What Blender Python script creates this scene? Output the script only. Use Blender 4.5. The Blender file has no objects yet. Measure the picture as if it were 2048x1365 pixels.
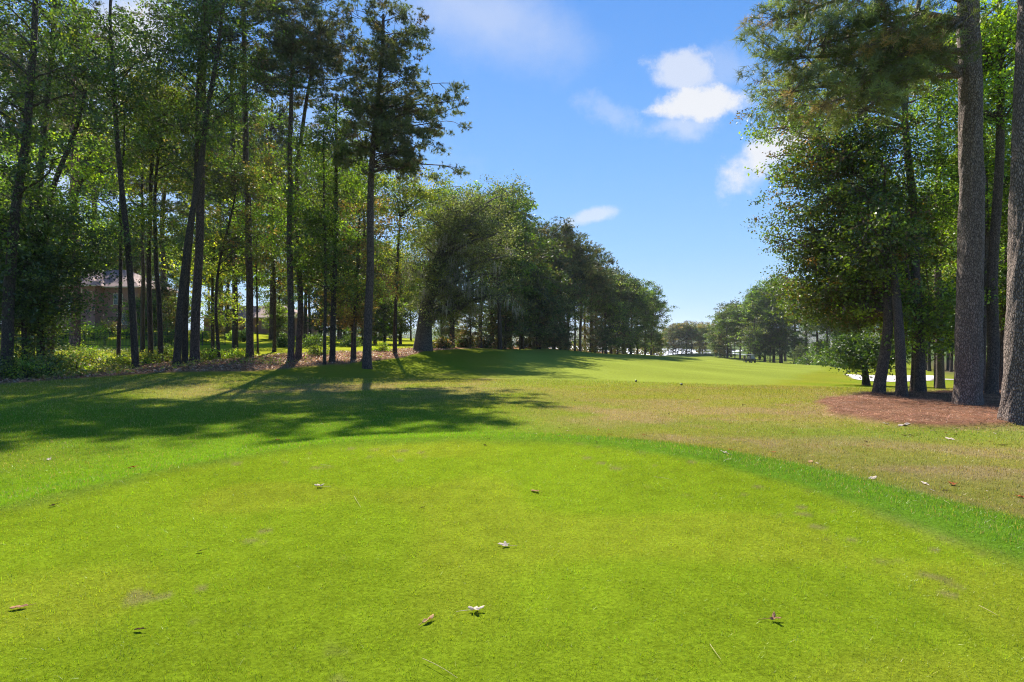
import bpy, bmesh, math, random
import numpy as np
from mathutils import Vector, Matrix
random.seed(7); rng = np.random.default_rng(7)
R = math.radians
sc = bpy.context.scene
COL = sc.collection

# ------------------------------------------------------------------ camera
EYE = 1.5; F = 1100.0; HZ = 683.0
cd = bpy.data.cameras.new('camera'); cam = bpy.data.objects.new('camera', cd); COL.objects.link(cam)
cam.location = (0, 0, EYE); cam.rotation_euler = (R(90), 0, 0)
cd.sensor_width = 36; cd.lens = F/2048*36; cd.clip_end = 8000; cd.clip_start = 0.05
sc.camera = cam
# ------------------------------------------------------------------ light
AZ, EL = -13.5, 43.5
EXPOSURE = 1.2
sd = bpy.data.lights.new('sun', 'SUN'); sd.energy = 5.0; sd.angle = R(0.55); sd.color = (1, .93, .82)
sun = bpy.data.objects.new('sun', sd); COL.objects.link(sun)
sdir = Vector((math.sin(R(AZ))*math.cos(R(EL)), math.cos(R(AZ))*math.cos(R(EL)), math.sin(R(EL))))
sun.rotation_euler = sdir.to_track_quat('Z', 'Y').to_euler()
sc.view_settings.view_transform = 'Standard'; sc.view_settings.look = 'None'
sc.view_settings.exposure = EXPOSURE; sc.view_settings.gamma = 1
sc.cycles.use_denoising = True; sc.cycles.denoising_input_passes = 'RGB_ALBEDO_NORMAL'; sc.cycles.denoising_prefilter = 'NONE'
sc.cycles.filter_width = 1.1
sc.cycles.max_bounces = 8; sc.cycles.diffuse_bounces = 3; sc.cycles.transmission_bounces = 4
sc.cycles.transparent_max_bounces = 4; sc.cycles.sample_clamp_indirect = 6

class NT:
    def __init__(s, tree): s.t = tree; s.n = tree.nodes; s.l = tree.links
    def a(s, typ, **kw):
        n = s.n.new(typ)
        for k, v in kw.items():
            if k.startswith('i_'): n.inputs[k[2:].replace('_', ' ')].default_value = v
            else: setattr(n, k, v)
        return n
    def k(s, o, i): s.l.new(o, i)
    def math(s, op, a, b=None, clamp=False):
        n = s.n.new('ShaderNodeMath'); n.operation = op; n.use_clamp = clamp
        for i, v in enumerate((a, b)):
            if v is None: continue
            if isinstance(v, (int, float)): n.inputs[i].default_value = v
            else: s.l.new(v, n.inputs[i])
        return n.outputs[0]
    def mix(s, f, a, b, typ='MIX'):
        n = s.n.new('ShaderNodeMix'); n.data_type = 'RGBA'; n.blend_type = typ
        for i, v in ((0, f), (6, a), (7, b)):
            if isinstance(v, (int, float)): n.inputs[i].default_value = v
            elif isinstance(v, tuple): n.inputs[i].default_value = (*v, 1) if len(v) == 3 else v
            else: s.l.new(v, n.inputs[i])
        return n.outputs[2]
    def ramp(s, f, stops):
        n = s.n.new('ShaderNodeValToRGB'); e = n.color_ramp.elements
        while len(e) < len(stops): e.new(.5)
        for i, (p, c) in enumerate(stops):
            e[i].position = p; e[i].color = (*c, 1) if isinstance(c, tuple) else (c, c, c, 1)
        s.l.new(f, n.inputs[0]); return n.outputs[0]

# sky: Nishita daylight with a clear blue gradient and a few clouds at infinity
w = bpy.data.worlds.new('World'); sc.world = w; w.use_nodes = True
T = NT(w.node_tree); T.n.clear()
out = T.a('ShaderNodeOutputWorld'); bg = T.a('ShaderNodeBackground'); T.k(bg.outputs[0], out.inputs[0])
sky = T.a('ShaderNodeTexSky', sky_type='NISHITA', sun_disc=False, sun_elevation=R(EL), sun_rotation=R(AZ), air_density=1.0, dust_density=0.2, ozone_density=3.0)
tc = T.a('ShaderNodeTexCoord'); sep = T.a('ShaderNodeSeparateXYZ'); T.k(tc.outputs['Generated'], sep.inputs[0])
x, y, z = sep.outputs
grad = T.ramp(z, [(0.0, (.44, .67, .94)), (0.05, (.38, .62, .94)), (0.16, (.26, .54, .95)), (0.30, (.175, .45, .95)), (0.42, (.12, .375, .91)), (0.52, (.085, .32, .86)), (1.0, (.04, .2, .65))])
base = T.mix(0.12, grad, T.mix(1.0, sky.outputs[0], (.22, .22, .22), 'MULTIPLY'))
ysafe = T.math('MAXIMUM', y, 0.05)
u = T.math('DIVIDE', x, ysafe); v = T.math('DIVIDE', z, ysafe)
uv = T.a('ShaderNodeCombineXYZ'); T.k(u, uv.inputs[0]); T.k(v, uv.inputs[1])
n1 = T.a('ShaderNodeTexNoise', i_Scale=7.0, i_Detail=8.0, i_Roughness=.62); T.k(uv.outputs[0], n1.inputs['Vector'])
n2 = T.a('ShaderNodeTexNoise', i_Scale=2.2, i_Detail=5.0, i_Roughness=.55); T.k(uv.outputs[0], n2.inputs['Vector'])
n3 = T.a('ShaderNodeTexNoise', i_Scale=22.0, i_Detail=8.0, i_Roughness=.65); T.k(uv.outputs[0], n3.inputs['Vector'])
def cloud(px, py, rx, ry, strength, soft=.5, rot=0, nz=.9):
    cu, cv = (px-1024)/F, (HZ-py)/F
    du = T.math('SUBTRACT', u, cu); dv = T.math('SUBTRACT', v, cv)
    c, s_ = math.cos(R(rot)), math.sin(R(rot))
    a = T.math('ADD', T.math('MULTIPLY', du, c), T.math('MULTIPLY', dv, s_))
    b = T.math('SUBTRACT', T.math('MULTIPLY', dv, c), T.math('MULTIPLY', du, s_))
    a = T.math('DIVIDE', a, rx/F); b = T.math('DIVIDE', b, ry/F)
    d = T.math('SQRT', T.math('ADD', T.math('MULTIPLY', a, a), T.math('MULTIPLY', b, b)))
    d = T.math('ADD', d, T.math('MULTIPLY', T.math('SUBTRACT', n1.outputs[0], .5), nz*2.6))
    d = T.math('ADD', d, T.math('MULTIPLY', T.math('SUBTRACT', n3.outputs[0], .5), nz*.9))
    m = T.n.new('ShaderNodeMapRange'); m.interpolation_type = 'SMOOTHSTEP'
    T.k(d, m.inputs[0]); m.inputs[1].default_value = 1+soft*.6; m.inputs[2].default_value = 1-soft; m.inputs[3].default_value = 0; m.inputs[4].default_value = strength
    return m.outputs[0]
ms = [cloud(1388, 212, 106, 31, .98, .5, 6, 1.4), cloud(1352, 142, 56, 32, .7, .65, -12, 1.7), cloud(1360, 250, 60, 24, .5, .9, 0, 1.6), cloud(1535, 305, 92, 40, .97, .6, 38, 1.2), cloud(1172, 436, 52, 10, .6, .8, 14, 1.8), cloud(1225,222,60,30,.3,.9,-30,1.8), cloud(1460,138,40,36,.25,.9,0,1.5),
      cloud(965, 30, 190, 80, .42, 1.0, -20, .5), cloud(265, 75, 120, 110, .95, .9), cloud(90, 250, 360, 210, .6, 1.0, 0, .6), cloud(560, 360, 260, 160, .35, 1.0, 0, .7)]
m = ms[0]
for q in ms[1:]: m = T.math('MAXIMUM', m, q)
m = T.math('MULTIPLY', m, T.math('GREATER_THAN', y, .05))
colr = T.mix(m, base, (.86, .88, .93))
T.k(T.mix(1.0, colr, (.44, .44, .44), 'MULTIPLY'), bg.inputs[0]); bg.inputs[1].default_value = 1.0

# ------------------------------------------------------------------ helpers
_tab = rng.random((256, 256))
def vn(x, y, s, o=0):
    x = np.asarray(x)/s+o*17.3; y = np.asarray(y)/s+o*9.1
    xi = np.floor(x).astype(int); yi = np.floor(y).astype(int); fx = x-xi; fy = y-yi
    fx = fx*fx*(3-2*fx); fy = fy*fy*(3-2*fy)
    g = lambda a, b: _tab[a % 256, b % 256]
    return (g(xi, yi)*(1-fx)+g(xi+1, yi)*fx)*(1-fy)+(g(xi, yi+1)*(1-fx)+g(xi+1, yi+1)*fx)*fy
def fbm(x, y, s, o=0): return (vn(x, y, s, o)+.5*vn(x, y, s/2, o+1)+.25*vn(x, y, s/4, o+2)+.125*vn(x, y, s/8, o+3))/1.875
def sstep(a, b, x): t = np.clip((x-a)/(b-a), 0, 1); return t*t*(3-2*t)

def mk(name, V, Fc, mat, parent=None, col=None, smooth=False, loc=None, fdom=True):
    """V (n,3), Fc (m,k) same-size faces or list of such arrays -> object"""
    me = bpy.data.meshes.new(name)
    if not isinstance(Fc, list): Fc = [Fc]
    Fc = [np.asarray(f, dtype=np.int32) for f in Fc if len(f)]
    V = np.asarray(V, dtype=np.float32)
    loops = np.concatenate([f.ravel() for f in Fc]); cnt = np.concatenate([np.full(len(f), f.shape[1], np.int32) for f in Fc])
    me.vertices.add(len(V)); me.vertices.foreach_set('co', V.ravel())
    me.loops.add(len(loops)); me.loops.foreach_set('vertex_index', loops)
    me.polygons.add(len(cnt)); st = np.concatenate([[0], np.cumsum(cnt)[:-1]]).astype(np.int32)
    me.polygons.foreach_set('loop_start', st); me.polygons.foreach_set('loop_total', cnt)
    if smooth: me.polygons.foreach_set('use_smooth', np.ones(len(cnt), bool))
    if col is not None:
        at = me.attributes.new('col', 'FLOAT_COLOR', 'FACE' if fdom else 'POINT')
        c = np.ones((len(col), 4), np.float32); c[:, :3] = col; at.data.foreach_set('color', c.ravel())
    me.update(calc_edges=True); me.validate()
    me.materials.append(mat)
    o = bpy.data.objects.new(name, me); COL.objects.link(o)
    if parent is not None: o.parent = parent
    if loc is not None: o.location = loc
    return o
def tag(o, label=None, cat=None, group=None, kind=None):
    if label: o['label'] = label
    if cat: o['category'] = cat
    if group: o['group'] = group
    if kind: o['kind'] = kind
    return o
def empty(name, loc, label, cat, group=None, rz=0):
    o = bpy.data.objects.new(name, None); COL.objects.link(o); o.location = loc; o.rotation_euler = (0, 0, rz)
    return tag(o, label, cat, group)
def copy_tree(o, loc, rz, sc_=1.0, label=None, group=None, parent=None):
    c = o.copy(); COL.objects.link(c)
    if parent is None:
        c.location = loc; c.rotation_euler = (0, 0, rz); c.scale = sc_ if hasattr(sc_, '__len__') else (sc_,)*3
        if label: c['label'] = label
        if group: c['group'] = group
    else: c.parent = parent
    for ch in [k for k in CH.get(o.name, [])]:
        k = ch.copy(); COL.objects.link(k); k.parent = c
    return c
CH = {}

# box / bevel-free prism collector for small hard objects
class MB:
    def __init__(s): s.b = bmesh.new()
    def box(s, c, d, rz=0, rx=0, bev=0):
        g = bmesh.ops.create_cube(s.b, size=1); vs = g['verts']
        M = Matrix.Translation(c) @ Matrix.Rotation(rz, 4, 'Z') @ Matrix.Rotation(rx, 4, 'X') @ Matrix.Diagonal((*d, 1))
        bmesh.ops.transform(s.b, matrix=M, verts=vs)
        if bev:
            es = list({e for v_ in vs for e in v_.link_edges}); bmesh.ops.bevel(s.b, geom=es, offset=bev, segments=2, affect='EDGES')
        return s
    def cyl(s, c, r, h, axis='Z', n=20, r2=None):
        g = bmesh.ops.create_cone(s.b, cap_ends=True, segments=n, radius1=r, radius2=r if r2 is None else r2, depth=h)
        M = Matrix.Translation(c)
        if axis == 'X': M = M @ Matrix.Rotation(R(90), 4, 'Y')
        if axis == 'Y': M = M @ Matrix.Rotation(R(90), 4, 'X')
        bmesh.ops.transform(s.b, matrix=M, verts=g['verts']); return s
    def sph(s, c, r, sc3=(1, 1, 1)):
        g = bmesh.ops.create_uvsphere(s.b, u_segments=18, v_segments=12, radius=r)
        bmesh.ops.transform(s.b, matrix=Matrix.Translation(c) @ Matrix.Diagonal((*sc3, 1)), verts=g['verts']); return s
    def rod(s, a, b, r, n=8):
        a, b = Vector(a), Vector(b); d = b-a
        g = bmesh.ops.create_cone(s.b, cap_ends=True, segments=n, radius1=r, radius2=r, depth=d.length)
        bmesh.ops.transform(s.b, matrix=Matrix.Translation((a+b)/2) @ d.to_track_quat('Z', 'Y').to_matrix().to_4x4(), verts=g['verts']); return s
    def poly(s, vs, fs):
        vv = [s.b.verts.new(p) for p in vs]
        for f in fs: s.b.faces.new([vv[i] for i in f])
        return s
    def build(s, name, mat, parent=None, smooth=False):
        bmesh.ops.recalc_face_normals(s.b, faces=s.b.faces[:])
        me = bpy.data.meshes.new(name); s.b.to_mesh(me); s.b.free(); me.materials.append(mat)
        if smooth:
            for p in me.polygons: p.use_smooth = True
        o = bpy.data.objects.new(name, me); COL.objects.link(o)
        if parent is not None: o.parent = parent
        return o

# ------------------------------------------------------------------ materials
def newmat(name):
    m_ = bpy.data.materials.new(name); m_.use_nodes = True; t = NT(m_.node_tree); t.n.clear()
    o = t.a('ShaderNodeOutputMaterial'); return m_, t, o
def plain(name, c, rough=.6, metal=0, nscale=0, namt=.25, bump=0):
    m_, t, o = newmat(name); p = t.a('ShaderNodeBsdfPrincipled', i_Roughness=rough, i_Metallic=metal)
    p.inputs['Base Color'].default_value = (*c, 1)
    if nscale:
        tc_ = t.a('ShaderNodeTexCoord'); n = t.a('ShaderNodeTexNoise', i_Scale=nscale, i_Detail=5.0); t.k(tc_.outputs['Object'], n.inputs['Vector'])
        f = t.ramp(n.outputs[0], [(.3, 1-namt), (.7, 1+namt if namt < 0 else 1.0)])
        t.k(t.mix(1.0, (*c,), f, 'MULTIPLY'), p.inputs['Base Color'])
        if bump:
            b = t.a('ShaderNodeBump', i_Strength=bump); t.k(n.outputs[0], b.inputs['Height']); t.k(b.outputs[0], p.inputs['Normal'])
    t.k(p.outputs[0], o.inputs[0]); return m_
def leafmat(name, trans=.5, gloss=.06, rough=.4, tint=(1.15, 1.25, .6)):
    m_, t, o = newmat(name)
    at = t.a('ShaderNodeAttribute', attribute_name='col'); oi = t.a('ShaderNodeObjectInfo')
    k = t.math('ADD', t.math('MULTIPLY', oi.outputs['Random'], .6), .7)
    cc = t.a('ShaderNodeCombineColor'); 
    for i in range(3): t.k(k, cc.inputs[i])
    c = t.mix(1.0, at.outputs['Color'], cc.outputs[0], 'MULTIPLY')
    df = t.a('ShaderNodeBsdfDiffuse'); t.k(c, df.inputs[0])
    tr = t.a('ShaderNodeBsdfTranslucent'); t.k(t.mix(1.0, c, tint, 'MULTIPLY'), tr.inputs[0])
    mx = t.a('ShaderNodeMixShader'); mx.inputs[0].default_value = trans; t.k(df.outputs[0], mx.inputs[1]); t.k(tr.outputs[0], mx.inputs[2])
    gl = t.a('ShaderNodeBsdfGlossy', i_Roughness=rough); gl.inputs[0].default_value = (1, 1, 1, 1)
    m2 = t.a('ShaderNodeMixShader'); m2.inputs[0].default_value = gloss; t.k(mx.outputs[0], m2.inputs[1]); t.k(gl.outputs[0], m2.inputs[2])
    t.k(m2.outputs[0], o.inputs[0]); return m_
def barkmat(name, c1, c2, sx=9.0, sz=2.2, strength=.8, dist=.03):
    m_, t, o = newmat(name); p = t.a('ShaderNodeBsdfPrincipled', i_Roughness=.9)
    tc_ = t.a('ShaderNodeTexCoord'); mp = t.a('ShaderNodeMapping'); mp.inputs['Scale'].default_value = (sx, sx, sz)
    t.k(tc_.outputs['Object'], mp.inputs[0])
    nz = t.a('ShaderNodeTexNoise', i_Scale=1.5, i_Detail=6.0, i_Roughness=.7); t.k(mp.outputs[0], nz.inputs['Vector'])
    wv = t.mix(.22, mp.outputs[0], nz.outputs['Color'])
    vo = t.a('ShaderNodeTexVoronoi', feature='DISTANCE_TO_EDGE', i_Scale=1.6); t.k(wv, vo.inputs['Vector'])
    edge = t.ramp(vo.outputs[0], [(0.0, 0.0), (.2, 1.0)])
    n2 = t.a('ShaderNodeTexNoise', i_Scale=.6, i_Detail=3.0); t.k(mp.outputs[0], n2.inputs['Vector'])
    cA = t.mix(t.ramp(n2.outputs[0], [(.35, 0.0), (.65, 1.0)]), c1, c2)
    n4 = t.a('ShaderNodeTexNoise', i_Scale=6.0, i_Detail=4.0); t.k(mp.outputs[0], n4.inputs['Vector'])
    cA = t.mix(t.ramp(n4.outputs[0], [(.35, 0.0), (.7, .55)]), cA, tuple(min(1, q*1.6+.02) for q in c2))
    t.k(t.mix(edge, tuple(q*.5 for q in c1), cA), p.inputs['Base Color'])
    h = t.math('ADD', t.math('MULTIPLY', edge, .8), t.math('MULTIPLY', nz.outputs[0], .6))
    b = t.a('ShaderNodeBump', i_Strength=strength, i_Distance=dist); t.k(h, b.inputs['Height']); t.k(b.outputs[0], p.inputs['Normal'])
    t.k(p.outputs[0], o.inputs[0]); return m_
LEAF = leafmat('leaf', .52, .045, .5, (1.35, 1.4, .5))
NEEDLE = leafmat('needle', .38, .05, .45, (1.2, 1.2, .7))
MOSS = leafmat('moss', .35, .0, .6, (1, 1, .9))
GRASS = leafmat('grass_blade', .42, .03, .5, (1.1, 1.15, .5))
LITTER = leafmat('litter', .15, .04, .5, (1.1, 1, .8))
PBARK = barkmat('pine_bark', (.070, .046, .036), (.110, .078, .064), 9, 3)
NBARK = barkmat('near_pine_bark', (.150, .108, .088), (.260, .200, .168), 22, 8, 1.0, .035)
HBARK = barkmat('hardwood_bark', (.042, .028, .019), (.072, .052, .036), 12, 4)
MBARK = barkmat('maple_bark', (.080, .052, .038), (.130, .092, .068), 20, 7)
OBARK = barkmat('oak_bark', (.075, .066, .055), (.125, .112, .095), 8, 3)

# ------------------------------------------------------------------ terrain
def PX(px, py, d): return ((px-1024)*d/F, d, EYE-(py-HZ)*d/F)
anc = [(0,770,23),(120,757,26),(272,741,32),(350,735,33.5),(582,726,39),(665,722,39.5),(735,741,38.6),(850,701,56),(950,697,70),(1100,698,97),(1250,708,135),(1310,712,160),
 (1500,724,165),(1650,734,150),(1600,728,190),(1700,750,62),(1850,760,60),(1750,766,48),(1650,790,22),(1000,770,28),(1000,722,50),(1400,770,32),(1400,741,60),(1400,728,110),(1500,737,90),(1600,747,78),(1550,727,140),
 (1000,850,13),(1400,850,13.5),(1640,800,20.5),(1750,792,21),(1935,815,16.7),(1800,853,13.4),(2030,850,13.4),(1800,950,7.3),(2048,1040,5.6),(0,930,8.6),(300,900,10.5),(0,850,13),(500,800,20),(300,800,20),
 (700,800,20.5),(100,800,18),(200,694,55),(0,692,50),(400,691,60),(600,691,62),(650,681,90),(190,663,76),(510,667,96),(820,692,75),(0,655,80),(2000,790,22),(1900,746,85),(2048,745,70),(1980,765,45),(1400,714,220)]
pts = [PX(*a) for a in anc]
def W(px, d, z_): return ((px-1024)*d/F, d, z_)
pts += [W(900,130,1.2), W(1100,200,-2), W(1300,235,-8.5), W(1250,270,-9), W(1322,300,-8.5), W(1372,282,-4.9), W(1425,288,-4.9), W(1480,270,-5.4), W(1345,275,-5.2), W(1390,330,-9), W(1480,420,-9), W(1180,420,-9), W(900,420,-7), W(0,300,5), W(600,250,3.5), W(850,260,2.5),
        W(1800,250,-6), W(2048,250,-6), W(1650,300,-5.5), W(1520,400,-4.5), W(1620,520,-3), W(1560,340,-5), (-30,-10,-.8), (30,-10,-.8), (0,-40,-.8), (-40,5,-.2), (40,5,-1.2), (-90,30,2.5), (90,40,-3), (0,-200,-1), (-250,50,4), (250,100,-4), (0,800,-9),(-600,900,-4),(700,900,0),(420,700,-1)]
pts = np.array(pts); _c = 5.0
def _k(A, B): return np.sqrt(((A[:, None, :2]-B[None, :, :2])**2).sum(-1)+_c*_c)
_K = _k(pts, pts); _P = np.c_[np.ones(len(pts)), pts[:, :2]]
_A = np.block([[_K-np.eye(len(pts))*.25, _P], [_P.T, np.zeros((3, 3))]]); _w = np.linalg.solve(_A, np.r_[pts[:, 2], 0, 0, 0])
def base_h(x, y):
    x = np.asarray(x, float).ravel(); y = np.asarray(y, float).ravel(); o = np.empty(len(x))
    for i in range(0, len(x), 20000):
        Q = np.c_[x[i:i+20000], y[i:i+20000]]
        o[i:i+20000] = _k(Q, pts) @ _w[:-3]+_w[-3]+Q @ _w[-2:]
    return o
def tee_dist(x, y):
    ax = (x+.6); ay = (y+2.0); n = 2.6
    r = (np.abs(ax/4.65)**n+np.abs(ay/10.4)**n)**(1/n); r = np.maximum(r, 1e-3)
    return np.hypot(ax, ay)*(1-1/r)
def gz(x, y):
    x = np.asarray(x, float); y = np.asarray(y, float); sh = x.shape
    x = x.ravel(); y = y.ravel()
    h = base_h(x, y); rr = np.hypot(x, y)
    h = h+(fbm(x, y, 9, 3)-.5)*.16*np.clip(rr/14, 0, 1)+(fbm(x, y, 1.3, 5)-.5)*.035
    t = sstep(3.4, 0.0, tee_dist(x, y)+(fbm(x, y, 2.5, 8)-.5)*.35)
    flat = (fbm(x, y, 3.5, 1)-.5)*.035+(fbm(x, y, .5, 2)-.5)*.006
    h = h*(1-t)+flat*t
    h = h+.035*np.exp(-((tee_dist(x, y)-.15)/.4)**2)*.6
    # pine straw bed is a gentle mound
    h = h+.10*bed_mask(x, y)
    return h.reshape(sh)
BED = np.array([PX(px, py, d)[:2] for px, py, d in [(1640,812,18.6),(1680,797,20.6),(1740,789,21.8),(1850,788,22.3),(1960,785,23.5),(2200,785,24),(2400,800,20),(2450,850,13.5),(2150,862,12.6),(2048,853,13.1),(1960,857,12.8),(1850,857,12.9),(1770,848,13.9),(1700,838,15),(1650,826,16.6)]])
def poly_sd(P, x, y):
    d = np.full(x.shape, 1e9); ins = np.zeros(x.shape, bool)
    for i in range(len(P)):
        a = P[i]; b = P[(i+1) % len(P)]; e = b-a
        t = np.clip(((x-a[0])*e[0]+(y-a[1])*e[1])/(e@e), 0, 1)
        d = np.minimum(d, np.hypot(x-a[0]-t*e[0], y-a[1]-t*e[1]))
        c = ((a[1] > y) != (b[1] > y)); ins ^= c & (x < (b[0]-a[0])*(y-a[1])/((b[1]-a[1]) if abs(b[1]-a[1]) > 1e-9 else 1e-9)+a[0])
    return np.where(ins, -d, d)
def bed_mask(x, y): return sstep(.25, -.25, poly_sd(BED, x, y)+(fbm(x, y, .9, 11)-.5)*1.3)
# edge of the left woods: litter and scrub beyond this line
WE = np.array([PX(px, py, d)[:2] for px, py, d in [(-900,790,20),(-100,775,22.5),(0,772,23),(150,758,26),(300,752,29.5),(420,747,32),(560,742,35),(700,735,40),(800,722,46),(850,706,55),(950,698,69),(1100,699,97),(1250,709,136),(1312,713,162)]])
def woods_sd(x, y):   # >0 inside woods (behind the line)
    xs = WE[:, 0]; ys = WE[:, 1]
    yl = np.interp(x, xs, ys); return np.where(x > xs[-1]-2, -9.0, (y-yl)*.75)
def litter_mask(x, y):
    s = woods_sd(x, y)+(fbm(x, y, 3, 21)-.5)*2.6
    a = sstep(-.5, .7, s)
    yard = sstep(9, 13, s+(fbm(x, y, 6, 23)-.5)*6)*sstep(-4, -8, x-(y-60)*.1-0)      # the mown yard beyond the strip of litter
    return a*(1-.92*yard*(x < 12))
def zone_color(x, y):
    lime = np.array([.205, .280, .012]); coll = np.array([.115, .218, .014]); rough = np.array([.200, .212, .022]); tan = np.array([.265, .200, .085])
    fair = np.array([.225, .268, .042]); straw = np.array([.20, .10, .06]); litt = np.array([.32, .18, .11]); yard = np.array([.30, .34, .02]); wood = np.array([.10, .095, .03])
    td = tee_dist(x, y); n = x.shape[0]; C = np.tile(rough, (n, 1))
    def mixc(C, c, m): return C*(1-m[:, None])+c*m[:, None]
    big = fbm(x, y, 7, 31); mid = fbm(x, y, 1.6, 33); sm = fbm(x, y, .35, 35)
    rr = np.hypot(x, y)
    greenish = sstep(.42, .62, fbm(x, y*1.0, 11, 37)); C = mixc(C, np.array([.14, .205, .014]), greenish*.6)
    # dormant tan patches: right foreground and the dip before the fairway
    px = 1024+x/np.maximum(y, 1)*F
    dm = np.exp(-((y-8.3)/3.4)**2)*sstep(1.6, 4.2, x)*1.35+np.exp(-((y-16)/4.5)**2-((x-6.5)/5)**2)*1.1+np.exp(-((y-26)/5)**2-((x-12)/9)**2)*.45+np.exp(-((y-25)/6)**2-((x+9)/9)**2)*.6+np.exp(-((y-33)/6)**2-((x+1)/5)**2)*.5
    C = mixc(C, tan, np.clip(dm*(.25+1.3*sstep(.3, .75, mid))*(.55+.9*sm), 0, .95))
    # band of greener grass between bed and tee
    gb = np.exp(-((y-12)/1.5)**2)*sstep(3, 7, x); C = mixc(C, np.array([.13, .20, .02]), gb*.6)
    C = mixc(C, np.array([.105, .20, .012]), np.exp(-((y-13)/5)**2)*sstep(1.5, -3, x)*.8)
    # mown fairway
    fm = sstep(26.0, 34.0, y-(x-6)*.12+(fbm(x, y, 4, 41)-.5)*9+(sm-.5)*3)*sstep(1.5, -1.5, x-(15.8+(y-34)*.62)+(fbm(x, y, 5, 43)-.5)*3)*sstep(-1.5, 1.5, x-(-1+(y-30)*.02)+0)
    st = .5+.5*np.sin((x*.93+y*.36)/2.6)
    C = mixc(C, fair*(.90+.12*st[:, None]+.14*(fbm(x, y, 6, 45)[:, None]-.5)), fm*.95)
    C = mixc(C, np.array([.18, .22, .02]), sstep(50, 90, y)*(1-fm)*.6)
    # tee and its collar
    cl = sstep(3.4, 1.6, td+(mid-.5)*.8)*sstep(-.75, .0, td)
    rgt = sstep(-1.5, 2.5, x)
    C = mixc(C, coll*(.9+.3*mid[:, None]), cl*(.5+.5*rgt)*sstep(3.2-.6*rgt, 1.5, td))
    C = mixc(C, np.array([.155, .275, .010])*(.9+.2*mid[:, None]), sstep(7.5, 2.5, td+(mid-.5)*2)*sstep(0, .2, td)*(1-rgt)*.9)
    ti = sstep(.0, -.5, td+(sm-.5)*.3+(mid-.5)*.6)
    tc_ = lime*(.88+.24*mid[:, None])*(.9+.2*sm[:, None]); tc_ = tc_*np.array([1, 1, 1])+(np.array([.03, .0, .004])*sstep(.45, .7, vn(x, y, 1.1, 51))[:, None])
    C = mixc(C, tc_, ti)
    C = mixc(C, tan*.9, ti*sstep(.80, .95, vn(x*.7+y*.3, y*1.3, .13, 55))*sstep(.62, .72, vn(x, y, 1.7, 57))*.6)
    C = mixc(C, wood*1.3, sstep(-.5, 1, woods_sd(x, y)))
    yd = sstep(8, 13, woods_sd(x, y))*(x < 12); C = mixc(C, yard*(.75+.5*mid[:, None]), yd)
    C = mixc(C, litt*(.6+.8*sm[:, None]), litter_mask(x, y)*.92)
    C = mixc(C, np.array([.09, .075, .045]), sstep(-2, 4, x-(y*.74+2))*sstep(55, 80, y))
    C = mixc(C, straw*(.6+.8*sm[:, None]), bed_mask(x, y))
    far = sstep(200, 300, rr); C = mixc(C, np.array([.07, .10, .03]), far)
    return C*(.85+.3*big[:, None])
ang = np.unique(np.concatenate([np.linspace(-180, -54, 60), np.linspace(-54, 54, 460), np.linspace(54, 180, 60)]))[:-1]
rad = np.concatenate([[.35], .9*(2500/.9)**(np.linspace(0, 1, 400))])
a_, r_ = np.meshgrid(np.radians(ang), rad, indexing='ij'); na, nr = a_.shape
gx = (np.sin(a_)*r_).ravel(); gy = (np.cos(a_)*r_).ravel(); ghz = gz(gx, gy)
V = np.c_[gx, gy, ghz]; ia = np.arange(na)[:, None]; ir = np.arange(nr-1)[None]
i0 = ia*nr+ir; i1 = ((ia+1) % na)*nr+ir
Q = np.stack([i0, i0+1, i1+1, i1], -1).reshape(-1, 4)
V = np.r_[V, [[0, 0, 0]]]; tri = np.stack([np.full(na, len(V)-1), np.arange(na)*nr, ((np.arange(na)+1) % na)*nr], -1)
gzc = zone_color(gx, gy); _th_shade = (np.clip(1.15-np.hypot(gx, gy)/14, 0, .75)*(1-bed_mask(gx, gy)))[:, None]; gzc = gzc*(1-_th_shade)+gzc*np.array([.60, .64, .8])*_th_shade  # thatch under near blades darkened; shade between blades put into ground colour
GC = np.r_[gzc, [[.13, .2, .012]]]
gm, t, o = newmat('ground')
at = t.a('ShaderNodeAttribute', attribute_name='col'); tc_ = t.a('ShaderNodeTexCoord')
p = t.a('ShaderNodeBsdfDiffuse')
nA = t.a('ShaderNodeTexNoise', i_Scale=38.0, i_Detail=6.0, i_Roughness=.75); nB = t.a('ShaderNodeTexNoise', i_Scale=4.5, i_Detail=5.0, i_Roughness=.7)
for q in (nA, nB): t.k(tc_.outputs['Object'], q.inputs['Vector'])
c = t.mix(1.0, at.outputs['Color'], t.ramp(nA.outputs[0], [(.30, .55), (.68, 1.25)]), 'MULTIPLY')
c = t.mix(1.0, c, t.ramp(nB.outputs[0], [(.30, .78), (.70, 1.12)]), 'MULTIPLY')
t.k(c, p.inputs['Color'])
b = t.a('ShaderNodeBump', i_Strength=.6, i_Distance=.03); t.k(nA.outputs[0], b.inputs['Height']); t.k(b.outputs[0], p.inputs['Normal']); t.k(p.outputs[0], o.inputs[0])
g = mk('ground', V, [Q, tri], gm, col=GC, smooth=True, fdom=False); tag(g, kind='structure')
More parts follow.
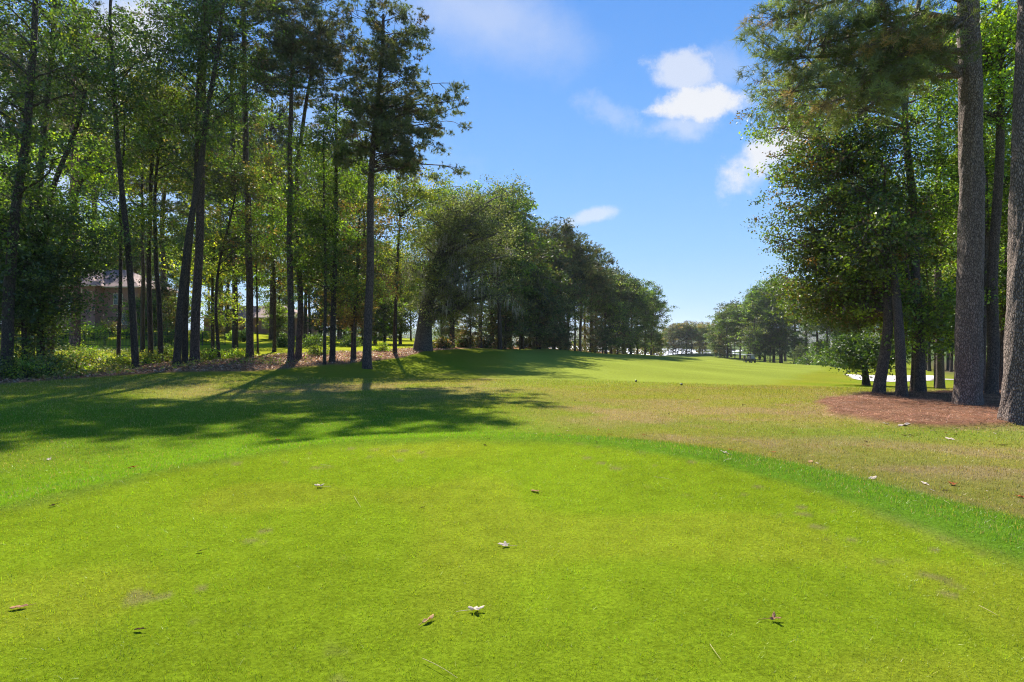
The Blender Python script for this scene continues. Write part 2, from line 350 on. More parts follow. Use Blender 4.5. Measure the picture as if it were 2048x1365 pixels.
def drape(name, P, mat, lift=.03, step=.8, depth=0, col=None, rim=0):
    P = np.array(P); lo = P.min(0)-1; hi = P.max(0)+1
    xs = np.arange(lo[0], hi[0], step); ys = np.arange(lo[1], hi[1], step); X, Y = np.meshgrid(xs, ys, indexing='ij')
    sd_ = poly_sd(P, X.ravel(), Y.ravel())+(fbm(X.ravel(), Y.ravel(), 4, 77)-.5)*step*1.5; Z = gz(X.ravel(), Y.ravel())+lift+rim*0
    nx, ny = X.shape; i = (np.arange(nx-1)[:, None]*ny+np.arange(ny-1)[None]).ravel()
    q = np.stack([i, i+ny, i+ny+1, i+1], -1); q = q[(sd_[q] < 0).all(1)]
    used = np.unique(q); mp = np.full(len(Z), -1); mp[used] = np.arange(len(used))
    o_ = mk(name, np.c_[X.ravel(), Y.ravel(), Z][used], mp[q], mat, smooth=True); return o_
sandm = plain('sand', (.62, .56, .50), .95, nscale=3, namt=.12, bump=.2)
pathm = plain('cart_path', (.36, .31, .27), .9, nscale=2, namt=.3)
tag(drape('sand_bunker', [PX(*a)[:2] for a in [(1683,748,62),(1700,745,66),(1800,744,70),(1880,748,68),(1870,764,50),(1800,767,47.5),(1745,762,49),(1705,756,53)]], sandm, .05, .4), kind='structure')
tag(drape('cart_path', [PX(*a)[:2] for a in [(1840,752,66),(1960,758,56),(2200,775,42),(2300,790,36),(2300,800,33),(2150,782,38),(1930,766,50),(1850,758,60)]], pathm, .05, .5), kind='structure')
# lake
wm, t, o = newmat('water'); p = t.a('ShaderNodeBsdfPrincipled', i_Roughness=.42, i_Metallic=.7); p.inputs['Base Color'].default_value = (.9, .92, .95, 1)
tc_ = t.a('ShaderNodeTexCoord'); nz = t.a('ShaderNodeTexNoise', i_Scale=.8, i_Detail=4.0); t.k(tc_.outputs['Object'], nz.inputs['Vector'])
b = t.a('ShaderNodeBump', i_Strength=.5, i_Distance=.3); t.k(nz.outputs[0], b.inputs['Height']); t.k(b.outputs[0], p.inputs['Normal']); t.k(p.outputs[0], o.inputs[0])
LZ = -6.6
lake = mk('lake', [(-700, 190, LZ), (900, 190, LZ), (1600, 2400, LZ), (-1500, 2400, LZ)], np.array([[0, 1, 2, 3]]), wm); tag(lake, kind='structure')

# ------------------------------------------------------------------ grass and ground cover (uncountable)
def blades(name, x, y, z, h, wd, C, mat, lean=.55, label=None, cat=None, flat=False):
    n = len(x); th = rng.random(n)*2*np.pi; ph = rng.random(n)*2*np.pi
    le = np.abs(rng.normal(0, lean, n)); dx = np.cos(th); dy = np.sin(th)
    sx = np.cos(ph)*wd/2; sy = np.sin(ph)*wd/2
    b0 = np.c_[x-sx, y-sy, z]; b1 = np.c_[x+sx, y+sy, z]; tp = np.c_[x+dx*h*le, y+dy*h*le, z+(h/np.sqrt(1+le*le) if not flat else h*.12)]
    V = np.stack([b0, b1, tp], 1).reshape(-1, 3); Fq = np.arange(3*n).reshape(-1, 3)
    o_ = mk(name, V, Fq, mat, col=C); tag(o_, label, cat, kind='stuff'); return o_
N = 520000
uu = rng.random(N); rb = (1.5**.4+uu*(34**.4-1.5**.4))**2.5; ab = np.radians(rng.uniform(-50, 50, N))
bx = np.sin(ab)*rb; by = np.cos(ab)*rb
keep = (bed_mask(bx, by) < .5) & (litter_mask(bx, by) < .6); bx, by, rb = bx[keep], by[keep], rb[keep]
td = tee_dist(bx, by); onT = td < 0
C = zone_color(bx, by); n = len(bx)
tall = sstep(2.6, 1.0, td)*sstep(-.1, .3, td)*(.35+.65*sstep(-1, 2.5, bx))*(bx > 0)+sstep(.5, 0, np.abs(td-.12))*.8*vn(bx, by, .7, 90)
h = (.012+.0011*rb)*(.35+1.3*vn(bx, by, .045, 91))*(.6+.8*rng.random(n))*(1+.15*tall)
h = np.where(onT, h, h*1.35)
wd = .0021*(rb/2.4)**.85*(.7+.6*rng.random(n))
dead = (~onT) & (rng.random(n) < .30*np.clip(C[:, 0]/np.maximum(C[:, 1], .01), .4, 1.5)); C = np.where(dead[:, None], np.array([.29, .23, .10]), C)
deadT = onT & (rng.random(n) < .03); C = np.where(deadT[:, None], np.array([.27, .25, .08]), C)
hue = rng.normal(0, .12, n); C = C*np.c_[1.15+hue, 1.15+rng.normal(0, .08, n), 1.0+rng.normal(0, .2, n)]*((.62+.5*rng.random(n))*(.72+.5*vn(bx, by, .07, 93)+.2*vn(bx, by, .3, 94)))[:, None]*1.1
blades('grass', bx, by, gz(bx, by)-.002, h, wd, np.clip(C, .002, .9), GRASS, .6, 'mown lime green grass blades covering the tee and slope', 'grass')
# pine straw
n = 100000; bx = rng.uniform(7, 24, n); by = rng.uniform(12, 25, n); k = (bed_mask(bx, by) > .45) | ((poly_sd(BED, bx, by) < 2.2*rng.random(n)**2) & (rng.random(n) < .5)); bx, by = bx[k], by[k]; n = len(bx)
C = np.array([.40, .215, .13])*(.25+1.15*rng.random((n, 1))**1.5)*(.25+1.5*fbm(bx, by, .8, 63)[:, None])*(1+rng.normal(0, .08, (n, 3)))
clump = fbm(bx, by, .5, 61)
blades('pine_straw', bx, by, gz(bx, by)+.004+.30*np.clip(clump-.35, 0, 1)*rng.random(n), .13+.1*rng.random(n), np.full(n, .013), np.clip(C, .01, 1), LITTER, .95, 'rust brown pine straw mulch under the trees on the right', 'pine straw', flat=True)
# leaf litter cards
def cards(P, s, C, name, mat, up=.9, parent=None, asp=.6, label=None, cat=None, kind=None):
    n = len(P); nn = rng.normal(0, 1, (n, 3))*(1-up)+np.array([0, 0, up]); nn /= np.linalg.norm(nn, axis=1)[:, None]
    q = rng.normal(0, 1, (n, 3)); t_ = np.cross(nn, q); t_ /= np.linalg.norm(t_, axis=1)[:, None]; b_ = np.cross(nn, t_)
    s = np.asarray(s)[:, None] if np.ndim(s) else s
    V = np.stack([P-t_*s*.5, P+b_*s*asp*.5+nn*s*.1, P+t_*s*.5, P-b_*s*asp*.5+nn*s*.1], 1).reshape(-1, 3)
    o_ = mk(name, V, np.arange(4*n).reshape(-1, 4), mat, parent, col=C)
    if kind: tag(o_, label, cat, kind=kind)
    return o_
n = 90000; px_ = rng.uniform(-150, 1150, n); d_ = rng.uniform(20, 62, n)**1.0; bx = (px_-1024)*d_/F; by = d_
k = litter_mask(bx, by) > .35; bx, by = bx[k], by[k]; n = len(bx)
C = np.array([[.40, .21, .13], [.30, .15, .09], [.48, .34, .24], [.18, .10, .065]])[rng.integers(0, 4, n)]*(.7+.6*rng.random((n, 1)))
cards(np.c_[bx, by, gz(bx, by)+.03+.06*rng.random(n)], .09+.08*rng.random(n), C, 'leaf_litter', LITTER, .7, label='brown fallen leaves along the edge of the left woods', cat='fallen leaves', kind='stuff')
# sparse leaf litter over rough, distant specks
# weeds
n = 60000; px_ = rng.uniform(-120, 900, n); d_ = rng.uniform(23, 50, n); bx = (px_-1024)*d_/F; by = d_
dens = sstep(.42, .6, fbm(bx, by, 3.2, 71))*sstep(.8, 2.0, woods_sd(bx, by))*np.clip(1.3-px_/520, .12, 1); k = rng.random(n) < dens; bx, by = bx[k], by[k]; n = len(bx)
C = np.array([[.22, .27, .04], [.30, .32, .07], [.15, .21, .04], [.36, .29, .13]])[rng.integers(0, 4, n)]*(.7+.6*rng.random((n, 1)))
cards(np.c_[bx, by, gz(bx, by)+.05+.35*rng.random(n)**1.5*(.3+fbm(bx, by, 1.5, 73))], .10+.10*rng.random(n), C, 'ground_cover', LEAF, .4, label='low green weeds and seedlings in the left woods', cat='ground cover', kind='stuff')

# ------------------------------------------------------------------ trees
class Geo:
    def __init__(s): s.V = []; s.Q = []; s.n = 0
    def tube(s, P, r, k=5):
        P = np.asarray(P, float); r = np.asarray(r, float); m = len(P)
        T_ = np.gradient(P, axis=0); T_ /= np.linalg.norm(T_, axis=1)[:, None]+1e-9
        mean = T_.mean(0); ref = np.array([1., 0, 0]) if abs(mean[0]) < .7 else np.array([0, 0, 1.])
        N_ = ref-T_*(T_@ref)[:, None]; N_ /= np.linalg.norm(N_, axis=1)[:, None]+1e-9; B_ = np.cross(T_, N_)
        a = np.arange(k)*2*np.pi/k
        ring = P[:, None]+r[:, None, None]*(np.cos(a)[None, :, None]*N_[:, None]+np.sin(a)[None, :, None]*B_[:, None])
        s.V.append(ring.reshape(-1, 3)); i = np.arange(m-1)[:, None]*k; j = np.arange(k)[None]; j2 = (j+1) % k
        q = np.stack([i+j, i+j2, i+k+j2, i+k+j], -1).reshape(-1, 4)+s.n; s.Q.append(q); s.n += m*k
    def build(s, name, mat, parent): return mk(name, np.concatenate(s.V), np.concatenate(s.Q), mat, parent, smooth=True)
GREEN = [((.060, .105, .018), 5), ((.085, .14, .022), 3), ((.045, .075, .018), 3), ((.15, .19, .03), 1)]
DKGREEN = [((.038, .070, .022), 5), ((.055, .095, .022), 3), ((.09, .13, .03), 1)]
LIMEY = [((.13, .21, .02), 5), ((.18, .26, .02), 3), ((.08, .14, .02), 3)]
YEL = [((.17, .19, .03), 3), ((.12, .16, .03), 4), ((.24, .19, .04), .5), ((.07, .11, .03), 4)]
AUT = [((.08, .11, .03), 4), ((.13, .095, .045), 1.5), ((.18, .10, .04), .4), ((.06, .085, .025), 3)]
RUST = [((.13, .085, .05), 4), ((.09, .085, .035), 4), ((.17, .10, .06), 2), ((.06, .08, .03), 2)]
GRAY = [((.085, .098, .072), 5), ((.13, .145, .12), 2), ((.055, .068, .045), 3)]
PINE = [((.060, .080, .034), 5), ((.085, .095, .042), 3), ((.10, .075, .04), 1.3), ((.040, .058, .026), 3)]
MAPLE = [((.060, .095, .024), 6), ((.10, .15, .022), 3), ((.15, .17, .03), .8), ((.10, .065, .045), 1.4), ((.24, .12, .03), .12)]
NPINE = [((.105, .135, .066), 4), ((.08, .108, .045), 4), ((.145, .105, .06), 2), ((.055, .075, .034), 3)]
def dk(p, k=.6): return [((q[0][0]*k*1.2, q[0][1]*k*1.25, q[0][2]*k*1.1), q[1]) for q in p]
def pal(p, n):
    c = np.array([q[0] for q in p])*np.array([1.62, 1.56, .95]); w_ = np.array([q[1] for q in p], float); return c[rng.choice(len(p), n, p=w_/w_.sum())]
def foliage(kind, CP, CD, palette, leafn, ls, cs, name, root, mat):
    """CP cluster centres, CD outward direction; hardwood leaves or needle tufts"""
    nc = len(CP); cc = pal(palette, nc)*(.5+1.15*rng.random((nc, 1))**1.4)
    if kind == 'leaf':
        n = nc*leafn; idx = np.repeat(np.arange(nc), leafn)
        P = CP[idx]+rng.normal(0, 1, (n, 3))*np.array([cs, cs, cs*.62])*(.6+.8*rng.random(nc))[idx, None]
        C = cc[idx]*(.78+.44*rng.random((n, 1)))*(1+rng.normal(0, .07, (n, 3)))
        m_ = rng.random(n) < .12; C[m_] = pal(palette, m_.sum())
        return cards(P, ls*(.65+.7*rng.random(n)), np.clip(C, .01, .9), name, mat, .38, root, .62)
    nt, nn = leafn; n = nc*nt*nn
    tcn = np.repeat(CP, nt, 0)+rng.normal(0, 1, (nc*nt, 3))*np.array([cs, cs, cs*.5])
    td_ = np.repeat(CD, nt, 0)*.7+rng.normal(0, .45, (nc*nt, 3))+np.array([0, 0, .35]); td_ /= np.linalg.norm(td_, axis=1)[:, None]
    c0 = np.repeat(tcn, nn, 0); dr = np.repeat(td_, nn, 0)*.75+rng.normal(0, .6, (n, 3)); dr /= np.linalg.norm(dr, axis=1)[:, None]
    L, wd_ = ls; sv = np.cross(dr, rng.normal(0, 1, (n, 3))); sv /= np.linalg.norm(sv, axis=1)[:, None]
    c0 = c0-np.repeat(td_, nn, 0)*rng.random((n, 1))*L*.5
    LL = L*(.7+.5*rng.random((n, 1)))
    V = np.stack([c0-sv*wd_*.5, c0+sv*wd_*.5, c0+dr*LL-np.array([0, 0, .1])*LL], 1).reshape(-1, 3)
    C = np.repeat(cc, nt*nn, 0)*(.75+.5*rng.random((n, 1)))*(1+rng.normal(0, .05, (n, 3)))
    return mk(name, V, np.arange(3*n).reshape(-1, 3), mat, root, col=np.clip(C, .01, .9))
def tree(name, label, cat, base, trunk, r0, r1, envs, kind='leaf', limbs=22, M=12, leafn=45, ls=.17, cs=.36, palette=GREEN, bark=None, group=None,
         rise=.5, zmin=.3, spread=.2, sides=10, droop=0.0, extra=None, jitter=.15, rawtrunk=False, limbk=1.0):
    """trunk: points relative to base; envs: (centre, radii, weight) relative to base"""
    root = empty(name, base, label, cat, group); G = Geo()
    tp = np.array(trunk, float); zz = tp[:, 2]; H = zz[-1]
    m = max(14, int(H*1.3)) if sides <= 12 else int(H*6)
    tz = np.linspace(0, 1, m)**1.15*(H-zz[0])+zz[0]
    def smooth_i(c):
        v_ = np.interp(tz, zz, tp[:, c]); 
        for _ in range(2): v_[1:-1] = (v_[:-2]+2*v_[1:-1]+v_[2:])/4
        return v_
    tx, ty = smooth_i(0), smooth_i(1); 
    if not rawtrunk: tx = tx+(vn(tz, tz*0, 3.1, base[0] % 7)-.5)*jitter; ty = ty+(vn(tz, tz*0, 3.1, base[1] % 7+3)-.5)*jitter
    tr = r1+(r0-r1)*(1-(tz-zz[0])/(H-zz[0]))**.8; tr = tr*(1+(.32 if sides <= 12 else .10)*np.exp(-np.maximum(tz, 0)/(r0*1.1)))
    tzz = tz.copy(); tzz[0] = -.4
    if sides > 12:      # near trunks get real relief
        Pp = np.c_[tx, ty, tzz]; G.tube(Pp, tr, sides); Vt = G.V[-1].reshape(m, sides, 3)
        a = np.arange(sides)/sides; zz_, aa = np.meshgrid(tz, a, indexing='ij')
        circ = 2*np.pi*r0; n_ = np.abs(vn(aa*256/8*0+np.cos(aa*2*np.pi)*circ/6.28*5.5+40, zz_*1.7+np.sin(aa*2*np.pi)*circ/6.28*5.5, .28, 3)-.5)*2
        n2_ = vn(np.cos(aa*2*np.pi)*r0*6+20, zz_*1.2+np.sin(aa*2*np.pi)*r0*6, .9, 4)-.5
        flare = np.exp(-np.maximum(zz_, 0)/.35)*(.5+.5*np.cos(aa*2*np.pi*5+1.3))*.14
        off = (n_-.4)*.03+n2_*.05+flare*r0
        cen = Pp[:, None]; dv = Vt-cen; dv /= np.linalg.norm(dv, axis=2)[..., None]; G.V[-1] = (Vt+dv*off[..., None]).reshape(-1, 3)
    else: G.tube(np.c_[tx, ty, tzz], tr, sides)
    if kind == 'leaf' and leafn > 36: limbs = int(limbs*.82); leafn = int(leafn*.78); ls = ls*1.05
    wts = np.array([e[2] if len(e) > 2 else np.prod(e[1])**.7 for e in envs], float); wts /= wts.sum()
    CP = []; CD = []
    for i in range(limbs):
        e = envs[rng.choice(len(envs), p=wts)]; dv = rng.normal(0, 1, 3); dv /= np.linalg.norm(dv); tgt = np.array(e[0])+dv*np.array(e[1])*(.55+.4*rng.random())
        tgt[2] = max(tgt[2], 1.0)
        def tat(zq): return np.array([np.interp(zq, tz, tx), np.interp(zq, tz, ty), zq])
        reach = np.hypot(*(tgt[:2]-tat(min(tgt[2], H))[:2])); hs = np.clip(tgt[2]-reach*rise*(.7+.6*rng.random()), zmin*H, H*.985); s0 = tat(hs)
        rl = min(np.interp(hs, tz, tr)*.6, (.025+.011*reach)*limbk); L_ = np.linalg.norm(tgt-s0)
        mid = s0*.5+tgt*.5+np.array([0, 0, L_*(.10-droop)])+rng.normal(0, .05*L_, 3); tt = np.linspace(0, 1, 7)[:, None]
        path = s0*(1-tt)**2+2*mid*tt*(1-tt)+tgt*tt**2; path[1:-1] += rng.normal(0, .02*L_, (5, 3)); G.tube(path, rl*(1-.8*tt[:, 0]), 5)
        er = np.mean(e[1])
        nb = max(3, M//3)
        for j in range(nb):
            t0 = 1.0 if j == 0 else .3+.68*rng.random()**.8; k = t0*6; k0 = min(int(k), 5); pb = path[k0]*(1-(k-k0))+path[k0+1]*(k-k0)
            sp = (er*spread+.45)*1.15; be = pb+np.clip(rng.normal(0, 1, 3), -1.35, 1.35)*sp*np.array([1, 1, .6]); be[2] = max(be[2], .5)
            md = (pb+be)/2+np.array([0, 0, .10*sp]); G.tube([pb, md, be], [rl*.34+.006, rl*.22+.005, .006+ls*.02 if kind == 'leaf' else .008], 3)
            for c_ in range(3):
                cpt = be+rng.normal(0, 1, 3)*(cs*1.15+.08)*np.array([1, 1, .42]); CP.append(cpt); dd = be-pb; CD.append(dd/(np.linalg.norm(dd)+1e-6))
                if kind == 'pine' or c_ == 0: G.tube([be*.6+md*.4, cpt], [.009, .005], 3)
    if extra: extra(G, root, tat, CP, CD)
    kids = [G.build('trunk', bark or HBARK, root)]
    kids.append(foliage('leaf' if kind == 'leaf' else 'pine', np.array(CP), np.array(CD), palette, leafn, ls, cs, 'crown', root, LEAF if kind == 'leaf' else NEEDLE))
    CH[root.name] = kids + [o for o in root.children if o not in kids]
    return root
def ptree(name, label, cat, d, tpx, r0, r1, epx, **kw):
    """near tree described by the world positions seen along given sight lines at distance d"""
    bx, by, _ = PX(tpx[0][0], 0, d); bz = float(gz(np.array([bx]), np.array([by]))[0]); base = (bx, by, bz)
    tr = [(0, 0, 0)]
    for q in tpx[1:]:
        X, Y, Z = PX(q[0], q[1], d+(q[2] if len(q) > 2 else 0)); tr.append((X-bx, Y-by, Z-bz))
    en = []
    for q in epx:
        cx, cy, rx, ry = q[:4]; dd = q[4] if len(q) > 4 else 0; rd = q[5] if len(q) > 5 else rx*d/F*.9
        X, Y, Z = PX(cx, cy, d+dd); s = (d+dd)/F; en.append(((X-bx, Y-by, Z-bz), (rx*s, rd, ry*s)))
    return tree(name, label, cat, base, tr, r0, r1, en, **kw)
PN = dict(kind='pine', leafn=(9, 14), ls=(.25, .032), cs=.2, palette=PINE, bark=PBARK, rise=.25, zmin=.45)
# left woods, front rank
ptree('pine_tree', 'tall lone pine with a straight bare trunk standing in front of the left woods', 'tree', 38.6,
      [(735,740),(738,560),(742,400),(748,300),(756,200),(762,120),(768,30)], .32, .09,
      [(772,75,85,75),(860,215,60,55),(820,270,90,60),(710,250,70,90),(850,330,75,28),(780,170,70,60),(905,215,28,25)], limbs=88, M=12, **{**PN, 'zmin': .55, 'leafn': (9, 15), 'ls': (.25, .034), 'cs': .20}, group=None)
ptree('hardwood_tree', 'large forked hardwood with long side limbs at the left edge of the photo', 'tree', 27,
      [(12,745),(22,560),(33,400),(58,270),(62,180),(66,60),(70,-40)], .25, .1, [(60,90,140,130),(20,260,110,90),(150,300,110,80),(-80,150,120,200),(-60,450,120,120)], limbs=34, M=13, leafn=46, ls=.15, palette=GREEN, rise=.6, zmin=.35)
ptree('hardwood_tree', 'hardwood with dark drooping lower leaves near the left edge of the photo', 'tree', 30,
      [(82,722),(84,600),(78,480),(110,350),(150,270),(170,180)], .2, .07, [(90,480,120,70),(20,590,90,75),(170,200,90,110),(20,660,80,40)], limbs=34, M=13, leafn=46, ls=.15, palette=DKGREEN, rise=.2, zmin=.1)
ptree('hardwood_tree', 'dark evergreen with low drooping boughs behind the scrub at the left edge', 'tree', 29,
      [(50,728),(48,600),(52,480),(60,400)], .13, .05, [(70,440,120,50),(60,540,100,50),(20,620,80,60),(110,600,60,40)], limbs=76, M=14, leafn=46, ls=.14, palette=dk(DKGREEN, .8), rise=.1, zmin=.1)
ptree('hardwood_tree', 'leafy hardwood leaning right behind the left edge trees, with limey leaves', 'tree', 37,
      [(100,712),(108,600),(122,500),(150,400),(180,300)], .22, .07, [(130,420,110,110),(200,330,80,80),(20,420,80,100)], limbs=24, M=12, leafn=44, ls=.17, palette=LIMEY, rise=.5)
ptree('pine_tree', 'old pine with reddish bark right at the black iron fence', 'tree', 53,
      [(149,697),(151,600),(150,480),(149,300),(148,100),(150,-60)], .42, .14, [(150,30,110,100),(110,130,90,60),(200,110,80,60)], limbs=42, M=9, **{**PN, 'bark': barkmat('red_bark', (.17, .075, .05), (.25, .13, .09), 6, 2)})
ptree('hardwood_tree', 'very thin dark hardwood between the red pine and the leaning trunk', 'tree', 35.5,
      [(238,718),(241,600),(242,480),(240,400),(246,300),(250,220)], .12, .04, [(248,280,60,90),(230,420,70,60)], limbs=18, M=10, leafn=44, ls=.16, palette=GREEN)
ptree('hardwood_tree', 'tall slender hardwood leaning left with dark leaf clumps on its trunk', 'tree', 32.2,
      [(272,740),(265,620),(256,500),(246,400),(236,300),(228,200),(222,80),(220,-30)], .19, .06, [(215,90,95,110),(235,200,80,70),(255,440,38,60),(300,150,60,70),(160,60,80,80)], limbs=32, M=11, leafn=46, ls=.15, palette=DKGREEN, zmin=.38)
ptree('hardwood_tree', 'dark slim hardwood behind the leaning trunk and in front of the fence', 'tree', 46,
      [(285,685),(285,600),(286,500),(284,400),(288,300)], .17, .06, [(290,390,60,100),(280,250,80,80)], limbs=18, M=11, leafn=40, ls=.19, palette=AUT)
ptree('hardwood_tree', 'crooked slim hardwood left of the twin trunks, with yellowing leaves', 'tree', 36.5,
      [(320,722),(318,620),(312,520),(308,420),(312,340),(330,250)], .17, .05, [(325,310,75,90),(330,470,60,70),(310,180,60,70)], limbs=26, M=11, leafn=42, ls=.16, palette=YEL)
ptree('hardwood_tree', 'front one of the twin trunks, tall and leaning right, with a broad green crown', 'tree', 34,
      [(352,733),(362,610),(374,500),(390,400),(410,270),(428,140),(446,20),(452,-50)], .21, .08, [(440,60,120,110),(400,190,80,90),(500,150,70,80),(360,280,55,60)], limbs=30, M=12, leafn=46, ls=.155, palette=GREEN, zmin=.35, rise=.7)
ptree('hardwood_tree', 'rear one of the twin trunks, straighter and darker than its neighbour', 'tree', 35,
      [(368,728),(372,600),(384,450),(394,330),(398,200),(400,60)], .19, .07, [(390,50,100,100),(350,120,80,90),(430,260,60,70)], limbs=24, M=12, leafn=44, ls=.155, palette=DKGREEN, zmin=.4)
ptree('pine_tree', 'thick dark pine trunk just right of the twin trunks', 'tree', 37,
      [(388,716),(391,600),(398,480),(402,380),(406,250),(410,100),(414,-60)], .29, .14, [(420,-20,130,80),(470,50,90,70),(500,-40,80,60)], limbs=24, M=9, **PN)
ptree('hardwood_tree', 'small autumn hardwood with brown and yellow leaves right of the thick pine trunk', 'tree', 44,
      [(425,698),(426,620),(424,540),(430,470)], .14, .05, [(440,520,60,80),(430,600,50,50),(400,430,50,60)], limbs=22, M=11, leafn=40, ls=.17, palette=YEL, zmin=.2)
ptree('hardwood_tree', 'thin hardwood bending right above the leaf litter bank', 'tree', 40,
      [(440,711),(432,620),(436,530),(462,440),(476,360)], .12, .04, [(478,390,60,80),(500,480,55,60)], limbs=22, M=11, leafn=42, ls=.16, palette=AUT, zmin=.3)
ptree('hardwood_tree', 'slight hardwood with bright leaves standing in front of the low brick house', 'tree', 46,
      [(515,703),(515,620),(512,540),(516,470)], .09, .04, [(510,520,65,75),(530,420,60,70)], limbs=22, M=11, leafn=42, ls=.18, palette=LIMEY, zmin=.3)
ptree('pine_tree', 'straight slim pine with a bare mid trunk, left of the curved one', 'tree', 39,
      [(582,726),(580,560),(580,400),(581,300),(583,180),(586,40)], .24, .10, [(580,60,75,75),(545,150,55,50),(620,120,50,50)], limbs=42, M=9, **{**PN, 'zmin': .62})
ptree('pine_tree', 'slim pine with a curved upper trunk right beside the straight slim one', 'tree', 41,
      [(597,716),(601,600),(599,500),(590,420),(593,350),(604,270),(613,200),(626,130),(640,50)], .24, .07, [(640,60,70,70),(600,170,40,35),(665,150,45,55)], limbs=38, M=9, **{**PN, 'zmin': .66})
ptree('hardwood_tree', 'thin hardwood in dense leaf two trunks left of the lone pine', 'tree', 38.4,
      [(650,726),(651,620),(650,500),(648,380),(646,260)], .12, .04, [(645,330,55,95),(640,450,50,70)], limbs=26, M=12, leafn=46, ls=.155, palette=GREEN, zmin=.3)
ptree('hardwood_tree', 'dark upright hardwood with a full green crown just left of the lone pine', 'tree', 39.5,
      [(663,722),(668,600),(672,480),(672,380),(672,260),(674,200)], .22, .06, [(690,290,60,95),(670,430,70,80),(700,230,45,45),(620,540,60,50)], limbs=40, M=13, leafn=46, ls=.155, palette=GREEN, zmin=.25)
ptree('hardwood_tree', 'hardwood with rusty low leaves directly behind the lone pine', 'tree', 43,
      [(706,716),(712,620),(716,520),(720,420)], .22, .06, [(720,480,60,90),(690,600,60,50),(760,590,50,50)], limbs=32, M=12, leafn=44, ls=.165, palette=RUST, zmin=.15)
ptree('hardwood_tree', 'pale thin sapling leaning in front of a dark trunk left of the lone pine', 'tree', 40.5,
      [(700,722),(706,680),(710,640),(714,590)], .06, .025, [(716,580,35,35)], limbs=10, M=8, leafn=34, ls=.15, palette=YEL, bark=MBARK)
ptree('hardwood_tree', 'yellow green hardwood filling the gap between the lone pine and the mossy oak', 'tree', 50,
      [(790,697),(792,620),(795,520),(800,430)], .2, .06, [(800,430,55,70),(785,520,60,60),(770,360,45,50),(870,380,40,40)], limbs=38, M=13, leafn=44, ls=.18, palette=YEL, zmin=.15)
ptree('hardwood_tree', 'green hardwood rising behind the trunks left of the lone pine', 'tree', 52,
      [(735,696),(735,600),(730,480),(728,380)], .2, .06, [(725,390,60,70),(640,380,60,90)], limbs=28, M=12, leafn=44, ls=.19, palette=GREEN)
ptree('hardwood_tree', 'hardwood with mixed brown leaves between the slim pines and the leaf bank', 'tree', 48,
      [(548,700),(550,600),(548,500),(545,400)], .16, .05, [(545,400,65,90),(550,520,60,80),(500,280,60,70)], limbs=32, M=12, leafn=42, ls=.175, palette=AUT, zmin=.2)
ptree('hardwood_tree', 'tall green hardwood crown behind the twin trunks', 'tree', 50,
      [(470,698),(470,560),(468,400),(465,200),(460,60)], .26, .08, [(470,180,80,110),(520,300,60,80),(440,340,60,70)], limbs=34, M=12, leafn=42, ls=.18, palette=GREEN, zmin=.3)
def moss(G, root, tat, CP, CD):
    C_ = np.array(CP); k = rng.choice(len(C_), 170); P = C_[k]; P = P[(P[:, 2] < 11.0) & (P[:, 2] > 4)]
    n = 26; c0 = np.repeat(P, n, 0)+rng.normal(0, .28, (len(P)*n, 3)); L = .3+.9*rng.random((len(c0), 1))**1.5
    sv = rng.normal(0, 1, (len(c0), 3)); sv[:, 2] = 0; sv /= np.linalg.norm(sv, axis=1)[:, None]
    tip = c0-np.c_[np.zeros((len(c0), 2)), L]+rng.normal(0, .05, (len(c0), 3))
    V = np.stack([c0-sv*.04, c0+sv*.04, tip], 1).reshape(-1, 3); mc = np.array([.36, .34, .29])*(.7+.5*rng.random((len(c0), 1)))
    mk('moss', V, np.arange(len(V)).reshape(-1, 3), MOSS, root, col=mc)
ptree('oak_tree', 'broad live oak draped in grey moss with a very thick trunk', 'tree', 56,
      [(846,702),(850,640),(858,590),(872,530),(890,470)], .85, .28, [(840,490,60,90),(905,430,80,65),(965,480,75,85),(1005,430,50,60),(1010,560,50,60),(940,580,90,50),(860,410,50,45)],
      limbs=86, M=20, leafn=50, ls=.16, cs=.45, palette=dk(GRAY, .72), bark=OBARK, rise=.55, zmin=.22, extra=moss, limbk=2.2, spread=.28)

ptree('pine_tree', 'tall pine whose crown spreads over the top of the photo above the twin trunks', 'tree', 42,
      [(500,704),(498,560),(494,400),(490,200),(486,0),(484,-150)], .27, .12, [(540,30,110,60),(600,-20,90,50),(480,-60,120,70),(560,110,70,45)], limbs=24, M=9, **PN)
ptree('hardwood_tree', 'tall dark hardwood behind the forked one at the left edge, crown above the frame', 'tree', 33,
      [(60,718),(64,600),(78,400),(96,200),(110,0),(116,-80)], .22, .08, [(120,20,90,90),(60,-40,120,80),(170,-20,70,80),(10,60,70,80)], limbs=24, M=12, leafn=46, ls=.155, palette=DKGREEN+GREEN, zmin=.5)
ptree('hardwood_tree', 'hardwood with small glinting leaves filling the sky between the leaning trunk and the twins', 'tree', 38,
      [(300,712),(298,560),(300,400),(310,250),(318,120)], .17, .06, [(330,200,60,90),(350,60,70,70),(290,330,50,60)], limbs=34, M=12, leafn=44, ls=.16, palette=GRAY+GREEN, zmin=.4)
